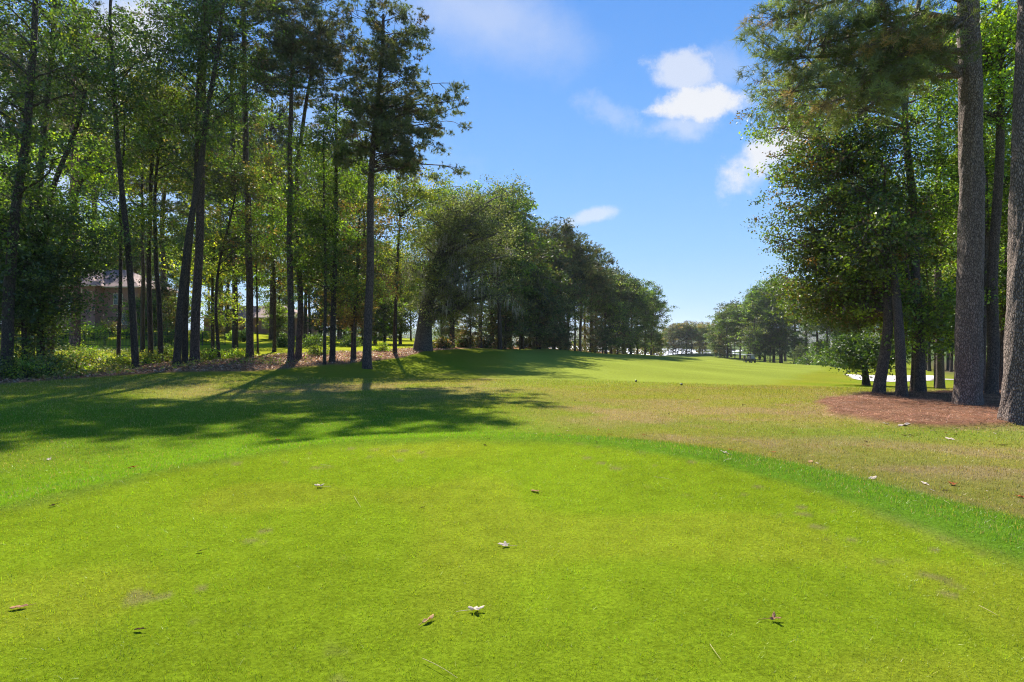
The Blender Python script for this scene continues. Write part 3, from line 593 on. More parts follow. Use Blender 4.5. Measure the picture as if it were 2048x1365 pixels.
# right-hand cluster
def r1x(G, root, tat, CP, CD):
    # long sweeping limbs of the near pine reaching left over the fairway edge
    bx, by, bz = root.location
    for L in [[(1925,48),(1850,22),(1790,55),(1700,110),(1600,120),(1525,95)], [(1922,105),(1850,92),(1780,120),(1700,190),(1640,215)], [(1918,150),(1880,118),(1845,118),(1780,180),(1715,235)], [(1918,152),(1825,152),(1760,150),(1660,170),(1560,190)], [(1920,0),(1820,-40),(1700,-10),(1600,30),(1540,40)], [(1918,140),(1870,110),(1800,60),(1740,20),(1690,-20)]]:
        P = []; n = len(L)
        for i, (a, b_) in enumerate(L):
            X, Y, Z = PX(a, b_, 16.7-(i/(n-1))*rng.uniform(-1.5, 1.5)); P.append((X-bx, Y-by, Z-bz))
        P = np.array(P); tt = np.linspace(0, 1, 18); q = np.stack([np.interp(tt*(n-1), range(n), P[:, c_]) for c_ in range(3)], 1)
        for _ in range(3): q[1:-1] = (q[:-2]+2*q[1:-1]+q[2:])/4
        G.tube(q, .085*(1-.85*tt)+.008, 7)
        for j in range(66):
            t0 = .28+.74*rng.random(); t0 = min(t0, 1); k = min(int(t0*17), 16); pb = q[k]; c_ = pb+rng.normal(0, 1, 3)*np.array([.55, .9, .42])*(1.1-.4*t0)+np.array([-.2, 0, 0])
            G.tube([pb, (pb+c_)/2+np.array([0, 0, .06]), c_], [.018, .012, .006], 3); CP.append(c_); dd = c_-pb; CD.append(dd/np.linalg.norm(dd))
ptree('pine_tree', 'massive near pine whose long limbs sweep left above the straw bed', 'tree', 16.7,
      [(1935,815),(1937,700),(1942,500),(1944,400),(1941,200),(1936,0),(1934,-150)], .335, .24, [(1640,140,90,70),(1720,190,80,60),(1600,60,70,60),(1850,-160,200,60)], limbs=14, M=14, extra=r1x,
      **{**PN, 'palette': NPINE, 'leafn': (8, 15), 'ls': (.25, .017), 'cs': .17, 'bark': NBARK, 'zmin': .8}, sides=72, rawtrunk=True)
ptree('pine_tree', 'sunlit pine trunk cut off by the right edge of the photo', 'tree', 13.3,
      [(2046,850),(2052,700),(2058,500),(2062,300),(2068,100),(2072,0),(2080,-400)], .40, .26, [(2080,-500,200,100),(2000,-420,150,80)], limbs=16, M=10, **{**PN, 'palette': NPINE, 'bark': NBARK, 'zmin': .8}, sides=72, rawtrunk=True)
MAPLE = dk(MAPLE, .68)
MP = dict(leafn=36, ls=.12, cs=.24, palette=MAPLE, bark=MBARK)
ptree('maple_tree', 'leftmost maple of the straw bed, its short trunk leaning right', 'tree', 21,
      [(1755,790),(1764,730),(1772,680),(1776,600),(1760,500,2),(1740,400,4)], .2, .07, [(1620,470,85,70,4),(1650,570,85,55,4),(1600,395,55,40,4),(1600,505,40,35,4),(1625,600,60,34,4),(1700,632,55,28,3)], limbs=68, M=13, zmin=.36, rise=.35, spread=.16, **MP)
ptree('maple_tree', 'slim maple leaning left in the middle of the straw bed', 'tree', 19.6,
      [(1803,802),(1800,720),(1793,640,.6),(1786,560,1.5),(1772,450,2.8),(1748,350,4),(1735,280,4.5),(1728,210,5)], .17, .06, [(1650,350,110,60,5),(1720,430,100,90,4),(1610,300,80,45,5),(1770,300,80,70,4),(1585,372,36,32,5),(1600,240,70,50,5),(1760,470,70,80,.8),(1740,330,60,60,1.5)], limbs=80, M=13, zmin=.38, rise=.4, spread=.16, **MP)
ptree('maple_tree', 'paler upright maple behind the slim leaning one, taller than its neighbours', 'tree', 21.5,
      [(1839,792),(1836,700),(1834,600,.5),(1828,480,1.5),(1820,350,2),(1808,200,3),(1815,120,3),(1828,40,3),(1842,-40,3)], .19, .07, [(1780,560,80,70,3),(1850,480,70,80,4),(1830,620,70,45,3),(1770,400,70,60,4),(1740,500,60,60,4),(1800,180,90,70,4),(1575,150,60,70,6),(1620,220,80,50,6)], limbs=62, M=13, zmin=.36, rise=.35, spread=.16, **{**MP, 'palette': MAPLE+[((.13, .20, .02), 3)]})
ptree('maple_tree', 'thin maple touching the paler upright maple on its left side', 'tree', 22,
      [(1826,791),(1827,700),(1822,600),(1812,500)], .13, .05, [(1790,640,70,40),(1850,640,60,50),(1760,590,60,50)], limbs=30, M=13, zmin=.4, rise=.3, spread=.16, **{**MP, 'palette': LIMEY+MAPLE})
ptree('hardwood_tree', 'slim grey trunk between the two big pines', 'tree', 20.5,
      [(1979,797),(1984,700),(1989,560),(1992,400),(2000,280),(2004,100),(2000,0)], .19, .08, [(1985,130,110,120),(2040,60,90,90),(1900,80,70,90)], limbs=44, M=13, zmin=.45, **{**MP, 'palette': LIMEY, 'ls': .11})
ptree('hardwood_tree', 'dark trunk close behind the massive near pine', 'tree', 22.5,
      [(1962,790),(1966,650),(1966,500),(1966,350),(1960,200)], .2, .08, [(1960,300,70,90),(1900,380,50,80),(2000,450,50,90)], limbs=40, M=13, zmin=.3, **{**MP, 'palette': GREEN+LIMEY, 'ls': .11})
ptree('hardwood_tree', 'dark leaning trunk left of the sunlit edge trunk', 'tree', 23.5,
      [(1998,790),(2008,650),(2018,520),(2030,380),(2040,200)], .18, .07, [(2020,400,70,120),(2060,600,80,90),(1985,580,45,80)], limbs=44, M=13, zmin=.15, **{**MP, 'palette': GREEN+LIMEY, 'ls': .12})
ptree('hardwood_tree', 'bright green hardwood lit from behind, rising above the maples', 'tree', 31,
      [(1880,775),(1878,600),(1876,400),(1880,200),(1885,80)], .2, .07, [(1880,250,90,110),(1870,420,70,90),(1890,120,80,60)], limbs=44, M=13, leafn=42, ls=.14, cs=.36, palette=LIMEY, bark=MBARK, zmin=.25)
ptree('hardwood_tree', 'low yellow green tree between the maples and the massive pine', 'tree', 34,
      [(1872,768),(1870,720),(1874,660),(1880,600)], .12, .05, [(1880,640,60,50),(1890,560,60,60)], limbs=30, M=12, leafn=42, ls=.15, cs=.36, palette=YEL+LIMEY, bark=MBARK, zmin=.3)
ptree('hardwood_tree', 'bright green hardwood behind the sunlit edge trunk, partly out of frame', 'tree', 34,
      [(2030,775),(2030,600),(2032,400),(2034,200),(2034,20)], .22, .08, [(2030,250,90,200),(1990,80,80,90),(2080,450,90,150)], limbs=48, M=13, leafn=42, ls=.14, cs=.36, palette=LIMEY+GREEN, bark=MBARK, zmin=.2)
ptree('magnolia_tree', 'small dark glossy evergreen tree beside the sand bunker', 'tree', 36,
      [(1733,768),(1731,745),(1728,720),(1730,690)], .22, .06, [(1730,700,60,24),(1685,712,26,16),(1778,708,32,20)], limbs=34, M=14, leafn=40, ls=.15, cs=.3, palette=dk(DKGREEN, .5), zmin=.3, rise=.2)

# ------------------------------------------------------------------ prototypes for the far tree lines
def proto(name, label, H, envs, r0=.28, **kw):
    kw = {'limbs': 46, 'M': 12, 'leafn': 24, 'ls': .30, 'cs': .36, 'spread': .27, 'sides': 7, **kw}
    return tree(name, label, 'tree', (0, 0, 0), [(0, 0, 0), (.3, 0, H*.4), (-.2, .2, H*.75), (.1, 0, H*.97)], r0, .08, envs, **kw)
FP = dict(kind='pine', leafn=(5, 10), ls=(.5, .085), cs=.4, limbs=40, palette=dk(PINE, .75), bark=PBARK, rise=.2)
protos = {
 'h1': proto('hardwood_tree', 'x', 18, [((0,0,12.5),(4.0,4.0,5)),((1,0,7),(3.4,3.4,2.6),.6)], zmin=.25, palette=dk(AUT+GREEN, .62), rise=.4),
 'h2': proto('hardwood_tree', 'x', 16, [((0,0,11),(4.5,4.5,4.5)),((-1,0,5),(4,4,3.5))], zmin=.1, palette=dk(GRAY+GREEN, .65), rise=.4),
 'h3': proto('hardwood_tree', 'x', 14, [((0,0,9),(4,4,4.5)),((0,1,4),(3.6,3.6,3))], zmin=.1, palette=dk(RUST+GRAY, .65), rise=.4),
 'h4': proto('hardwood_tree', 'x', 20, [((0,0,14.5),(4.2,4.2,5)),((1.6,0,9),(3.2,3.2,3),.6)], zmin=.28, palette=dk(GREEN+DKGREEN, .72), rise=.45),
 'h5': proto('hardwood_tree', 'x', 13, [((0,0,8),(3.8,3.8,4.4)),((0,0,4),(3.4,3.4,2.6))], zmin=.1, palette=dk(LIMEY+GRAY+GRAY, .75), rise=.4),
 'p1': proto('pine_tree', 'x', 23, [((0,0,19),(3.6,3.6,4)),((1.5,0,14.5),(3.8,3.4,2))], zmin=.5, **FP),
 'p2': proto('pine_tree', 'x', 21, [((0,0,17.5),(3.2,3.2,3.6)),((-1.2,0,13),(3.6,3.2,2))], zmin=.48, **FP),
 'p3': proto('pine_tree', 'x', 25, [((0,0,21),(3.8,3.8,3.8)),((1,1,16),(4.2,3.8,2.4)),((-2,0,13),(2.4,2.4,1.2))], zmin=.45, **FP),
}
used = set()
ONES = 'first second third fourth fifth sixth seventh eighth ninth tenth eleventh twelfth thirteenth fourteenth fifteenth sixteenth seventeenth eighteenth nineteenth'.split()
def nth(i):
    if i < 19: return ONES[i]
    t_ = (i+1)//10; u_ = (i+1) % 10; w1 = {2: 'twenty', 3: 'thirty', 4: 'forty', 5: 'fifty'}[t_]
    return (w1[:-1]+'ieth') if u_ == 0 else w1+'-'+ONES[u_-1]
def rank(xs): o_ = sorted(range(len(xs)), key=lambda i: xs[i]); q = [0]*len(xs); [q.__setitem__(i, n_) for n_, i in enumerate(o_)]; return q
def place(kind, px, d, top=None, label='', group=None, s=None, wide=1.0):
    """a far tree at distance d along px, its top seen at image height 'top'"""
    P = protos[kind]; X = (px-1024)*d/F; z_ = float(gz(np.array([X]), np.array([d]))[0]); Hp = {'h1':17.8,'h2':16,'h3':14,'h4':19.8,'h5':12.8,'p1':23.3,'p2':21.3,'p3':25}[kind]
    if s is None: s = ((HZ-top)*d/F+EYE-z_)/Hp
    rz = random.random()*6.28
    if kind not in used:
        used.add(kind); P.location = (X, d, z_-.05); P.rotation_euler = (0, 0, rz); P.scale = (s*wide, s*wide, s); P['label'] = label
        if group: P['group'] = group
        return P
    return copy_tree(P, (X, d, z_-.05), rz, (s*wide, s*wide, s), label, group)
G1 = 'trees in the long line behind the mossy oak'
nm = {'h1': 'mixed green and brown hardwood', 'h2': 'grey green hardwood', 'h3': 'rusty brown hardwood', 'h4': 'full green hardwood', 'h5': 'light green low hardwood', 'p1': 'tall pine', 'p2': 'round topped pine', 'p3': 'very tall open pine'}
line = [('h4',905,68,372),('p1',960,74,372),('h4',1000,72,368),('p3',1020,84,392),('h2',985,80,430),('h2',1045,84,452),('h3',1010,76,560),('h1',1075,88,520),('p1',1068,96,430),('p3',1108,98,446),('p2',1135,104,458),('p1',1160,106,470),('p2',1185,112,492),('h2',1120,96,545),
        ('h3',1080,88,590),('h1',1150,104,560),('h3',1110,94,610),('h4',1190,116,545),('p2',1222,124,530),('h2',1212,118,545),('h1',1246,130,538),('h4',1262,136,556),('h4',1290,146,562),('h2',1275,140,590),('h3',1235,124,620),('h1',1302,152,590),('h2',1308,156,640),('h3',1180,108,620),('h5',1260,132,650),('p3',1090,112,470),('h4',1230,140,560),('p1',1250,138,548),
        ('h1',1040,80,600),('h3',940,70,600),('h1',900,66,560),('h2',1060,100,500),('h4',1170,128,520),('h3',1130,96,640),('h2',1205,112,640),('h5',1290,150,680),('h3',1320,176,676),('h2',1298,176,672)]
rk = rank([q[1] for q in line])
for i, (k, a, d, tp) in enumerate(line):
    place(k, a, d, tp, nm[k]+', '+nth(rk[i])+' right of the mossy oak', G1, wide=1.0 if k[0] == 'h' else 1.1)
G2 = 'trees standing around the houses behind the left woods'
back = [('h4',30,62,330),('h4',60,74,380),('p1',185,100,120),('h5',235,112,480),('h4',395,92,420),('h1',455,74,430),('h4',500,110,470),('p1',545,80,180),('h4',610,78,400),('h1',640,76,430),('h5',665,70,560),
        ('h4',700,80,440),('h1',750,84,470),('h5',770,72,560),('h2',800,82,500),('p3',330,90,160),('h1',270,100,440),('h4',-40,70,250),('p3',40,80,60),('p2',440,86,200),('h2',560,120,500),('h4',420,120,480),('p1',680,96,260),('h3',725,66,600),('h1',840,90,520),('h4',-100,60,330),('h2',150,110,440),('h4',240,115,430),('h1',330,120,470),('h1',620,100,480),('h2',690,110,470),('h4',760,120,480),('h2',90,100,430),('h1',30,100,440),('h4',862,112,520),('h2',884,125,560),('h3',905,100,600),('h1',822,120,560),('h3',790,110,600),('h3',745,118,600),('h5',282,66,575),('h3',322,70,560),('h5',352,74,570),('h3',452,80,585),('h5',560,82,590),('h2',700,130,560)]
rk = rank([q[1] for q in back])
for i, (k, a, d, tp) in enumerate(back): place(k, a, d, tp, nm[k]+', '+nth(rk[i])+' from the left behind the left woods', G2)
G3 = 'trees along the far right side of the fairway'
fr = [('h2',1440,215,640),('h1',1455,205,610),('p1',1462,222,596),('h4',1480,200,606),('h1',1496,196,612),('h5',1508,182,634),('p2',1520,205,572),('h4',1530,190,574),('h4',1548,186,556),('h2',1562,180,580),('p1',1570,200,540),('h4',1590,176,560),('h1',1612,170,575),('h4',1635,160,570),('h1',1655,150,590),('h2',1680,150,600),
      ('h3',1448,210,665),('h1',1470,204,660),('h4',1540,180,650),('h1',1560,178,655),('h2',1590,172,650),('h2',1432,240,655),('p2',1500,230,600),('h1',1700,150,600),('h4',1720,140,560),('h1',1640,150,680),('h2',1600,160,690),('h1',1760,130,560),('h4',1800,125,540)]
rk = rank([q[1] for q in fr])
for i, (k, a, d, tp) in enumerate(fr): place(k, a, d, tp, (nm[k]+', '+nth(rk[i])+' from the left beyond the golf cart') if k != 'h5' else 'rounded light green tree standing out beside the golf cart', G3 if k != 'h5' else None, wide=1.15)
G4 = 'trees on the point of land by the lake'
G4L = [('h1',1336),('h3',1346),('p2',1356),('h1',1364),('h3',1373),('h1',1383),('p1',1392),('h3',1400),('h1',1410),('p2',1418),('h2',1428),('h3',1405),('h2',1438)]
rk = rank([q[1] for q in G4L])
for i, (k, a) in enumerate(G4L):
    place(k, a, 275+random.uniform(-6, 14), 648+random.uniform(-4, 9), nm[k]+', '+nth(rk[i])+' from the left on the lake point', G4)
G5 = 'trees in the dark woods behind the straw bed'
for i in range(26):
    a = 1850+i*14+random.uniform(-6, 6); k = random.choice(['p1', 'p2', 'h1', 'h4', 'p3', 'h2']); d = random.uniform(72, 125)
    place(k, a, d, random.uniform(300, 560), nm[k]+', '+nth(i)+' from the left behind the straw bed', G5)
# off-frame to the right so side views stay closed
for P in protos.values():
    pass

# shrubs
def shrub(px, d, hpx, wpx, label, palette, ls=.12, n=26, group=None, name='shrub', dy=0):
    X = (px-1024)*d/F; z_ = float(gz(np.array([X]), np.array([d]))[0]); h_ = hpx*d/F; w_ = wpx*d/F/2
    root = empty(name, (X, d, z_), label, 'shrub', group); G = Geo(); CP = []
    for i in range(n):
        dv = rng.normal(0, 1, 3); dv /= np.linalg.norm(dv); dv[2] = abs(dv[2]); t_ = dv*np.array([w_, w_, h_])*(.45+.5*rng.random()); t_[2] = max(t_[2], .12)
        G.tube([(0, 0, -.1), t_*.5+np.array([0, 0, .1*h_]), t_], [.03, .02, .006], 4); CP.append(t_); CP.append(t_*.7+rng.normal(0, .12*w_, 3))
    CP = np.array(CP); CP[:, 2] = np.maximum(CP[:, 2], .08)
    a_ = G.build('stem', HBARK, root); b_ = foliage('leaf', CP, CP, palette, 34, ls, max(.14, w_*.2), 'foliage', root, LEAF); CH[root.name] = [a_, b_]; return root
BL = [((.17, .26, .02), 4), ((.24, .32, .02), 3), ((.10, .17, .02), 2)]
shrub(128, 62, 52, 70, 'tall bright lime bush left of the red barked pine', BL, .17)
shrub(192, 63, 38, 60, 'bright lime bush in front of the brick house, right of the red barked pine', BL, .17)
shrub(255, 66, 26, 44, 'low bright hedge bush below the white window of the brick house', BL, .17)
shrub(300, 66, 28, 46, 'low bright hedge bush right of the leaning trunk', BL, .17)
shrub(215, 68, 50, 50, 'olive bush against the brick wall of the tall house', AUT, .17)
shrub(335, 58, 60, 60, 'tall green bush left of the twin trunks', GREEN, .16)
shrub(400, 66, 40, 60, 'green bush behind the thick pine trunk', LIMEY, .17)
shrub(488, 70, 32, 36, 'dark rounded bush in front of the low brick house', DKGREEN, .17)
shrub(466, 72, 26, 30, 'bright green spiky bush left of the dark rounded one', LIMEY, .17)
shrub(568, 56, 30, 40, 'round dark bush by the straight slim pine', DKGREEN, .14)
shrub(625, 54, 34, 56, 'wide dark bush right of the slim pines', DKGREEN, .14)
shrub(560, 78, 26, 30, 'pale bush at the right corner of the low brick house', GRAY, .18)
shrub(700, 58, 40, 50, 'dark bush behind the lone pine', DKGREEN, .15)
shrub(1612, 152, 22, 60, 'dark spreading bush at the right end of the fairway tree line', DKGREEN, .4)
shrub(1650, 140, 22, 50, 'dark bush left of the sand bunker', DKGREEN, .4)
shrub(1680, 118, 28, 50, 'dark low bush just beyond the bunker edge', DKGREEN, .35)
GS = 'scrubby bushes along the edge of the left woods'
SB = [(-20,24.5,70,110),(45,25,62,80),(95,26.5,60,90),(150,28.5,40,90),(205,31,30,80),(250,33,24,60),(60,29,80,110),(0,28,100,120),(115,32,40,80),(300,35,34,60),(335,38,40,50),(420,40,26,50),(180,36,40,80),(470,42,18,50),(640,44,30,50),(760,52,22,40)]
rk = rank([q[0] for q in SB])
for i, (a, d, h_, w_) in enumerate(SB):
    shrub(a, d, h_, w_, 'scrubby low bush at the edge of the left woods, '+nth(rk[i])+' from the left', YEL+BL if i % 2 else GREEN+YEL, .11, 20, GS)
GU = 'dark bushes under the line of trees behind the oak'
for i, (a, d) in enumerate([(885,64),(925,70),(965,76),(1005,82),(1045,90),(1085,97),(1120,104),(1155,112),(1190,120),(1222,128),(1252,138),(1280,148),(1305,160)]):
    shrub(a, d, 24+random.uniform(-5, 6), 52, 'dark leafy bush under the tree line, '+nth(i)+' right of the mossy oak', RUST+DKGREEN, .3, 16, GU)

# far shore
hx = np.linspace(-1300, 1700, 90); hy = np.array([860, 900, 980, 1100, 1300, 1700, 2300]); hh = np.array([-8, -5, 2, 12, 20, 26, 20])
X, Y = np.meshgrid(hx, hy, indexing='ij'); Z = np.tile(hh, (90, 1))*1.0; Z = np.where(Z > 0, Z*(.6+.8*fbm(X, Y, 300, 5)), Z)
i = (np.arange(89)[:, None]*7+np.arange(6)[None]).ravel(); q = np.stack([i, i+7, i+8, i+1], -1)
hills = mk('hills', np.c_[X.ravel(), Y.ravel(), Z.ravel()], q, plain('hill', (.05, .06, .03), .95, nscale=.02, namt=.3), smooth=True); tag(hills, kind='structure')
n = 1500; cx = rng.uniform(-700, 1100, n); cy = 870+rng.random(n)**1.5*500; cz = np.interp(cy, hy, hh)*.9
P = np.repeat(np.c_[cx, cy, cz+8+3*rng.random(n)], 46, 0); hs = np.repeat(.7+.6*rng.random(n), 46)
P = P+rng.normal(0, 1, P.shape)*np.array([4.2, 4.2, 4.2])*hs[:, None]; P[:, 2] = np.maximum(P[:, 2], -4)
C = np.repeat(pal(GREEN+AUT+PINE, n), 46, 0)*(.8+.4*rng.random((n*46, 1)))
cards(P, np.full(len(P), 2.4), C, 'distant_woods', LEAF, .3, label='blue hazed woods on the far shore of the lake', cat='woods', kind='stuff')

# ------------------------------------------------------------------ haze: one closed box of thin even air
hm = bpy.data.materials.new('haze'); hm.use_nodes = True; t = NT(hm.node_tree); t.n.clear(); o = t.a('ShaderNodeOutputMaterial')
pv = t.a('ShaderNodeVolumePrincipled', i_Density=.00012, i_Anisotropy=.2); pv.inputs['Color'].default_value = (.86, .92, 1, 1); t.k(pv.outputs[0], o.inputs['Volume'])
hb = MB().box((0, 300, 44), (6400, 5600, 118)).build('haze', hm); tag(hb, 'thin pale air over the course and lake', 'haze', kind='stuff')

# ------------------------------------------------------------------ houses
def brick(name, c1, c2, sc_=1.0):
    m_, t, o = newmat(name); p = t.a('ShaderNodeBsdfPrincipled', i_Roughness=.85); tc_ = t.a('ShaderNodeTexCoord')
    sp = t.a('ShaderNodeSeparateXYZ'); t.k(tc_.outputs['Object'], sp.inputs[0]); cb = t.a('ShaderNodeCombineXYZ'); t.k(t.math('ADD', sp.outputs[0], sp.outputs[1]), cb.inputs[0]); t.k(sp.outputs[2], cb.inputs[1])
    b_ = t.a('ShaderNodeTexBrick', i_Scale=1.0); b_.inputs['Brick Width'].default_value = .23; b_.inputs['Row Height'].default_value = .075; b_.inputs['Mortar Size'].default_value = .012
    b_.inputs['Color1'].default_value = (*c1, 1); b_.inputs['Color2'].default_value = (*c2, 1); b_.inputs['Mortar'].default_value = (.22, .17, .16, 1); t.k(cb.outputs[0], b_.inputs['Vector'])
    t.k(b_.outputs[0], p.inputs['Base Color']); t.k(p.outputs[0], o.inputs[0]); return m_
BR = brick('brick', (.36, .15, .12), (.44, .23, .19)); ROOF = plain('shingle', (.36, .25, .23), .9, nscale=8, namt=.35); TRIM = plain('cream_trim', (.62, .55, .42), .6); WH = plain('white_paint', (.75, .75, .75), .5)
GLASS = plain('window_glass', (.05, .08, .07), .12); IRON = plain('black_iron', (.015, .015, .017), .45)
def house(name, label, px, d, Wd, Dp, eave, rise, rz, ov=.5, bay=None):
    X = (px-1024)*d/F; z_ = float(gz(np.array([X]), np.array([d]))[0]); root = empty(name, (X, d, z_), label, 'house', rz=rz)
    b_ = MB(); b_.box((0, Dp/2, eave/2-.3), (Wd, Dp, eave+.6))
    if bay: b_.box((bay[0], -.9, eave/2-.3+.003), (bay[1], 1.8, eave+.594))
    b_.build('wall', BR, root)
    def hip(x0, x1, y0, y1, zb, r_):
        m = min((x1-x0), (y1-y0))/2
        if (x1-x0) >= (y1-y0): a, b2 = (x0+m, (y0+y1)/2, zb+r_), (x1-m, (y0+y1)/2, zb+r_)
        else: a, b2 = ((x0+x1)/2, y0+m, zb+r_), ((x0+x1)/2, y1-m, zb+r_)
        vs = [(x0, y0, zb), (x1, y0, zb), (x1, y1, zb), (x0, y1, zb), a, b2]
        fs = [(0, 1, 5, 4), (1, 2, 5), (2, 3, 4, 5), (3, 0, 4), (3, 2, 1, 0)] if (x1-x0) >= (y1-y0) else [(0, 1, 4), (1, 2, 5, 4), (2, 3, 5), (3, 0, 4, 5), (3, 2, 1, 0)]
        return vs, fs
    rm = MB(); rm.poly(*hip(-Wd/2-ov, Wd/2+ov, -ov, Dp+ov, eave+.02, rise))
    if bay: rm.poly(*hip(bay[0]-bay[1]/2-ov, bay[0]+bay[1]/2+ov, -1.8-ov, Dp*.8, eave+.06, rise*.92))
    rm.build('roof', ROOF, root)
    gt = MB(); gt.box((0, -ov-.06, eave-.05), (Wd+2*ov+.1, .12, .16))
    if bay: gt.box((bay[0], -1.8-ov-.06, eave-.02), (bay[1]+2*ov+.1, .12, .16))
    gt.build('gutter', TRIM, root)
    return root
def window(root, x, y, z, w_, h_, frame=TRIM, name='window', mull=True):
    g = MB().box((x, y-.02, z), (w_, .06, h_)).build(name, GLASS, root)
    f = MB()
    for s in (-1, 1): f.box((x+s*(w_/2+.05), y-.06, z), (.1, .1, h_+.2)); f.box((x, y-.06, z+s*(h_/2+.05)), (w_, .098, .1))
    if mull: f.box((x, y-.055, z), (.04, .05, h_)); f.box((x, y-.057, z), (w_, .05, .04))
    f.build('frame', frame, g); return g
h1 = house('brick_house', 'two storey brick house with a pinkish hip roof glimpsed through the left woods', 192, 86, 13, 10, 6.5, 3.3, 0, .6, (-2.4, 7.2))
for x_, z_, w_, h_ in [(-1.4, 5.8, 1.2, .5),  (3.5, 4.6, 1.3, 1.6), (4.2, 1.5, 1.4, 1.6)]:
    window(h1, x_, -1.82 if -5.6 < x_ < .8 else -.02, z_, w_, h_, TRIM)
dr = MB().box((-2.3, -1.84, 2.9), (1.7, .08, 2.3)).build('shutter', WH, h1)
mm = MB()
for i in range(9): mm.box((-2.3, -1.89, 2.0+i*.22), (1.5, .03, .05))
mm.build('louvre', WH, dr)
MB().rod((-2.9+.0, -1.9, 0), (-2.9+.0, -1.9, 6.4), .05).build('downspout', IRON, h1)
h2 = house('brick_bungalow', 'low brick house with a pale shingle roof and porch deep in the left woods', 505, 96, 17, 9, 2.7, 2.3, 0, .5)
window(h2, 2.2, -.02, 1.5, .9, 1.2, TRIM); window(h2, -5, -.02, 1.5, 1.1, 1.2, TRIM); window(h2, 5.6, -.02, 1.5, .9, 1.2, TRIM)
MB().box((-2.2, -1.3, 2.55), (5, 2.5, .14), rx=R(6)).build('porch_roof', plain('pale_porch', (.6, .52, .46), .8), h2)
for x_ in (-4.4, -2.2, 0): MB().box((x_, -2.35, 1.1), (.14, .14, 2.55)).build('porch_post', WH, h2)
MB().box((-1.2, -.04, 1.0), (.95, .08, 2.05)).build('door', plain('house_door', (.12, .07, .05), .5), h2)

# iron fence in panels between posts
def fencez(x, y): return float(gz(np.array([x]), np.array([y]))[0])
fr_ = empty('iron_fence', (0, 0, 0), 'black iron picket fence crossing the yard behind the left woods', 'fence')
fp = [PX(px, 0, d)[:2] for px, d in [(-60, 52), (20, 53), (95, 54), (168, 54.5), (210, 55), (262, 55.5), (310, 56.5), (358, 57.5), (405, 59), (450, 60.5)]]
FH = 1.4
for i, (x_, y_) in enumerate(fp):
    MB().box((x_, y_, fencez(x_, y_)+FH/2), (.07, .07, FH+.14)).build('post', IRON, fr_)
    if i < len(fp)-1:
        x2, y2 = fp[i+1]; L_ = math.hypot(x2-x_, y2-y_); n = int(L_/.125); m_ = MB()
        za, zb = fencez(x_, y_), fencez(x2, y2)
        for hh_ in (.12, FH-.18, FH): m_.rod((x_, y_, za+hh_), (x2, y2, zb+hh_), .018, 4)
        for j in range(1, n):
            f = j/n; X_ = x_+(x2-x_)*f; Y_ = y_+(y2-y_)*f; Z_ = za+(zb-za)*f; m_.rod((X_, Y_, Z_+.06), (X_, Y_, Z_+FH-.01), .015, 4)
        m_.build('picket_panel', IRON, fr_)

# ------------------------------------------------------------------ golf cart and golfer
X = (1501-1024)*128/F; zg = float(gz(np.array([X]), np.array([128.]))[0])
cart = empty('golf_cart', (X, 128, zg), 'small dark golf cart parked far down the fairway', 'golf cart', rz=R(200))
CB = plain('cart_paint', (.03, .035, .04), .3); TY = plain('tyre_rubber', (.02, .02, .02), .8); RM = plain('cart_rim', (.6, .6, .6), .35, .6); SE = plain('cart_seat', (.5, .46, .38), .6)
m_ = MB(); m_.box((0, 0, .42), (1.15, 2.3, .18), bev=.05); m_.box((0, 1.0, .68), (1.1, .5, .5), rx=R(-18), bev=.08); m_.box((0, -.45, .62), (1.12, .7, .35), bev=.05); m_.box((0, -1.0, .62), (1.1, .35, .3), bev=.05); m_.build('body', CB, cart)
MB().box((0, -.35, .84), (1.05, .5, .12), bev=.04).box((0, -.64, 1.1), (1.05, .12, .45), rx=R(8), bev=.04).build('seat', SE, cart)
MB().box((0, -.1, 1.86), (1.2, 1.75, .08), bev=.03).build('roof', plain('cart_roof', (.32, .33, .35), .4), cart)
for sx in (-1, 1):
    MB().rod((sx*.52, .72, .8), (sx*.52, .6, 1.84), .02).build('roof_post', CB, cart); MB().rod((sx*.52, -.85, .7), (sx*.52, -.8, 1.84), .02).build('roof_post', CB, cart)
    for sy in (-.78, .82):
        wh = MB().cyl((sx*.5, sy, .23), .23, .2, 'X', 20).build('wheel', TY, cart); MB().cyl((sx*.605, sy, .23), .12, .02, 'X', 14).build('rim', RM, wh)
MB().box((0, .68, 1.32), (1.0, .02, .85), rx=R(7)).build('windshield', plain('cart_screen', (.3, .33, .35), .1), cart)
MB().rod((-.25, .6, .8), (-.25, .3, 1.08), .02).cyl((-.25, .28, 1.1), .17, .03, 'Z', 16).build('steering_wheel', CB, cart)
for sx, c_ in ((-.25, (.5, .5, .52)), (.25, (.06, .06, .09))):
    bg_ = MB().cyl((X+sx*.94+.35, 128+1.18, zg+1.0), .14, .9, 'Z', 14).build('golf_bag', plain('bag', c_, .6)); tag(bg_, ('pale grey' if sx < 0 else 'dark navy')+' golf bag strapped to the back of the golf cart', 'golf bag')
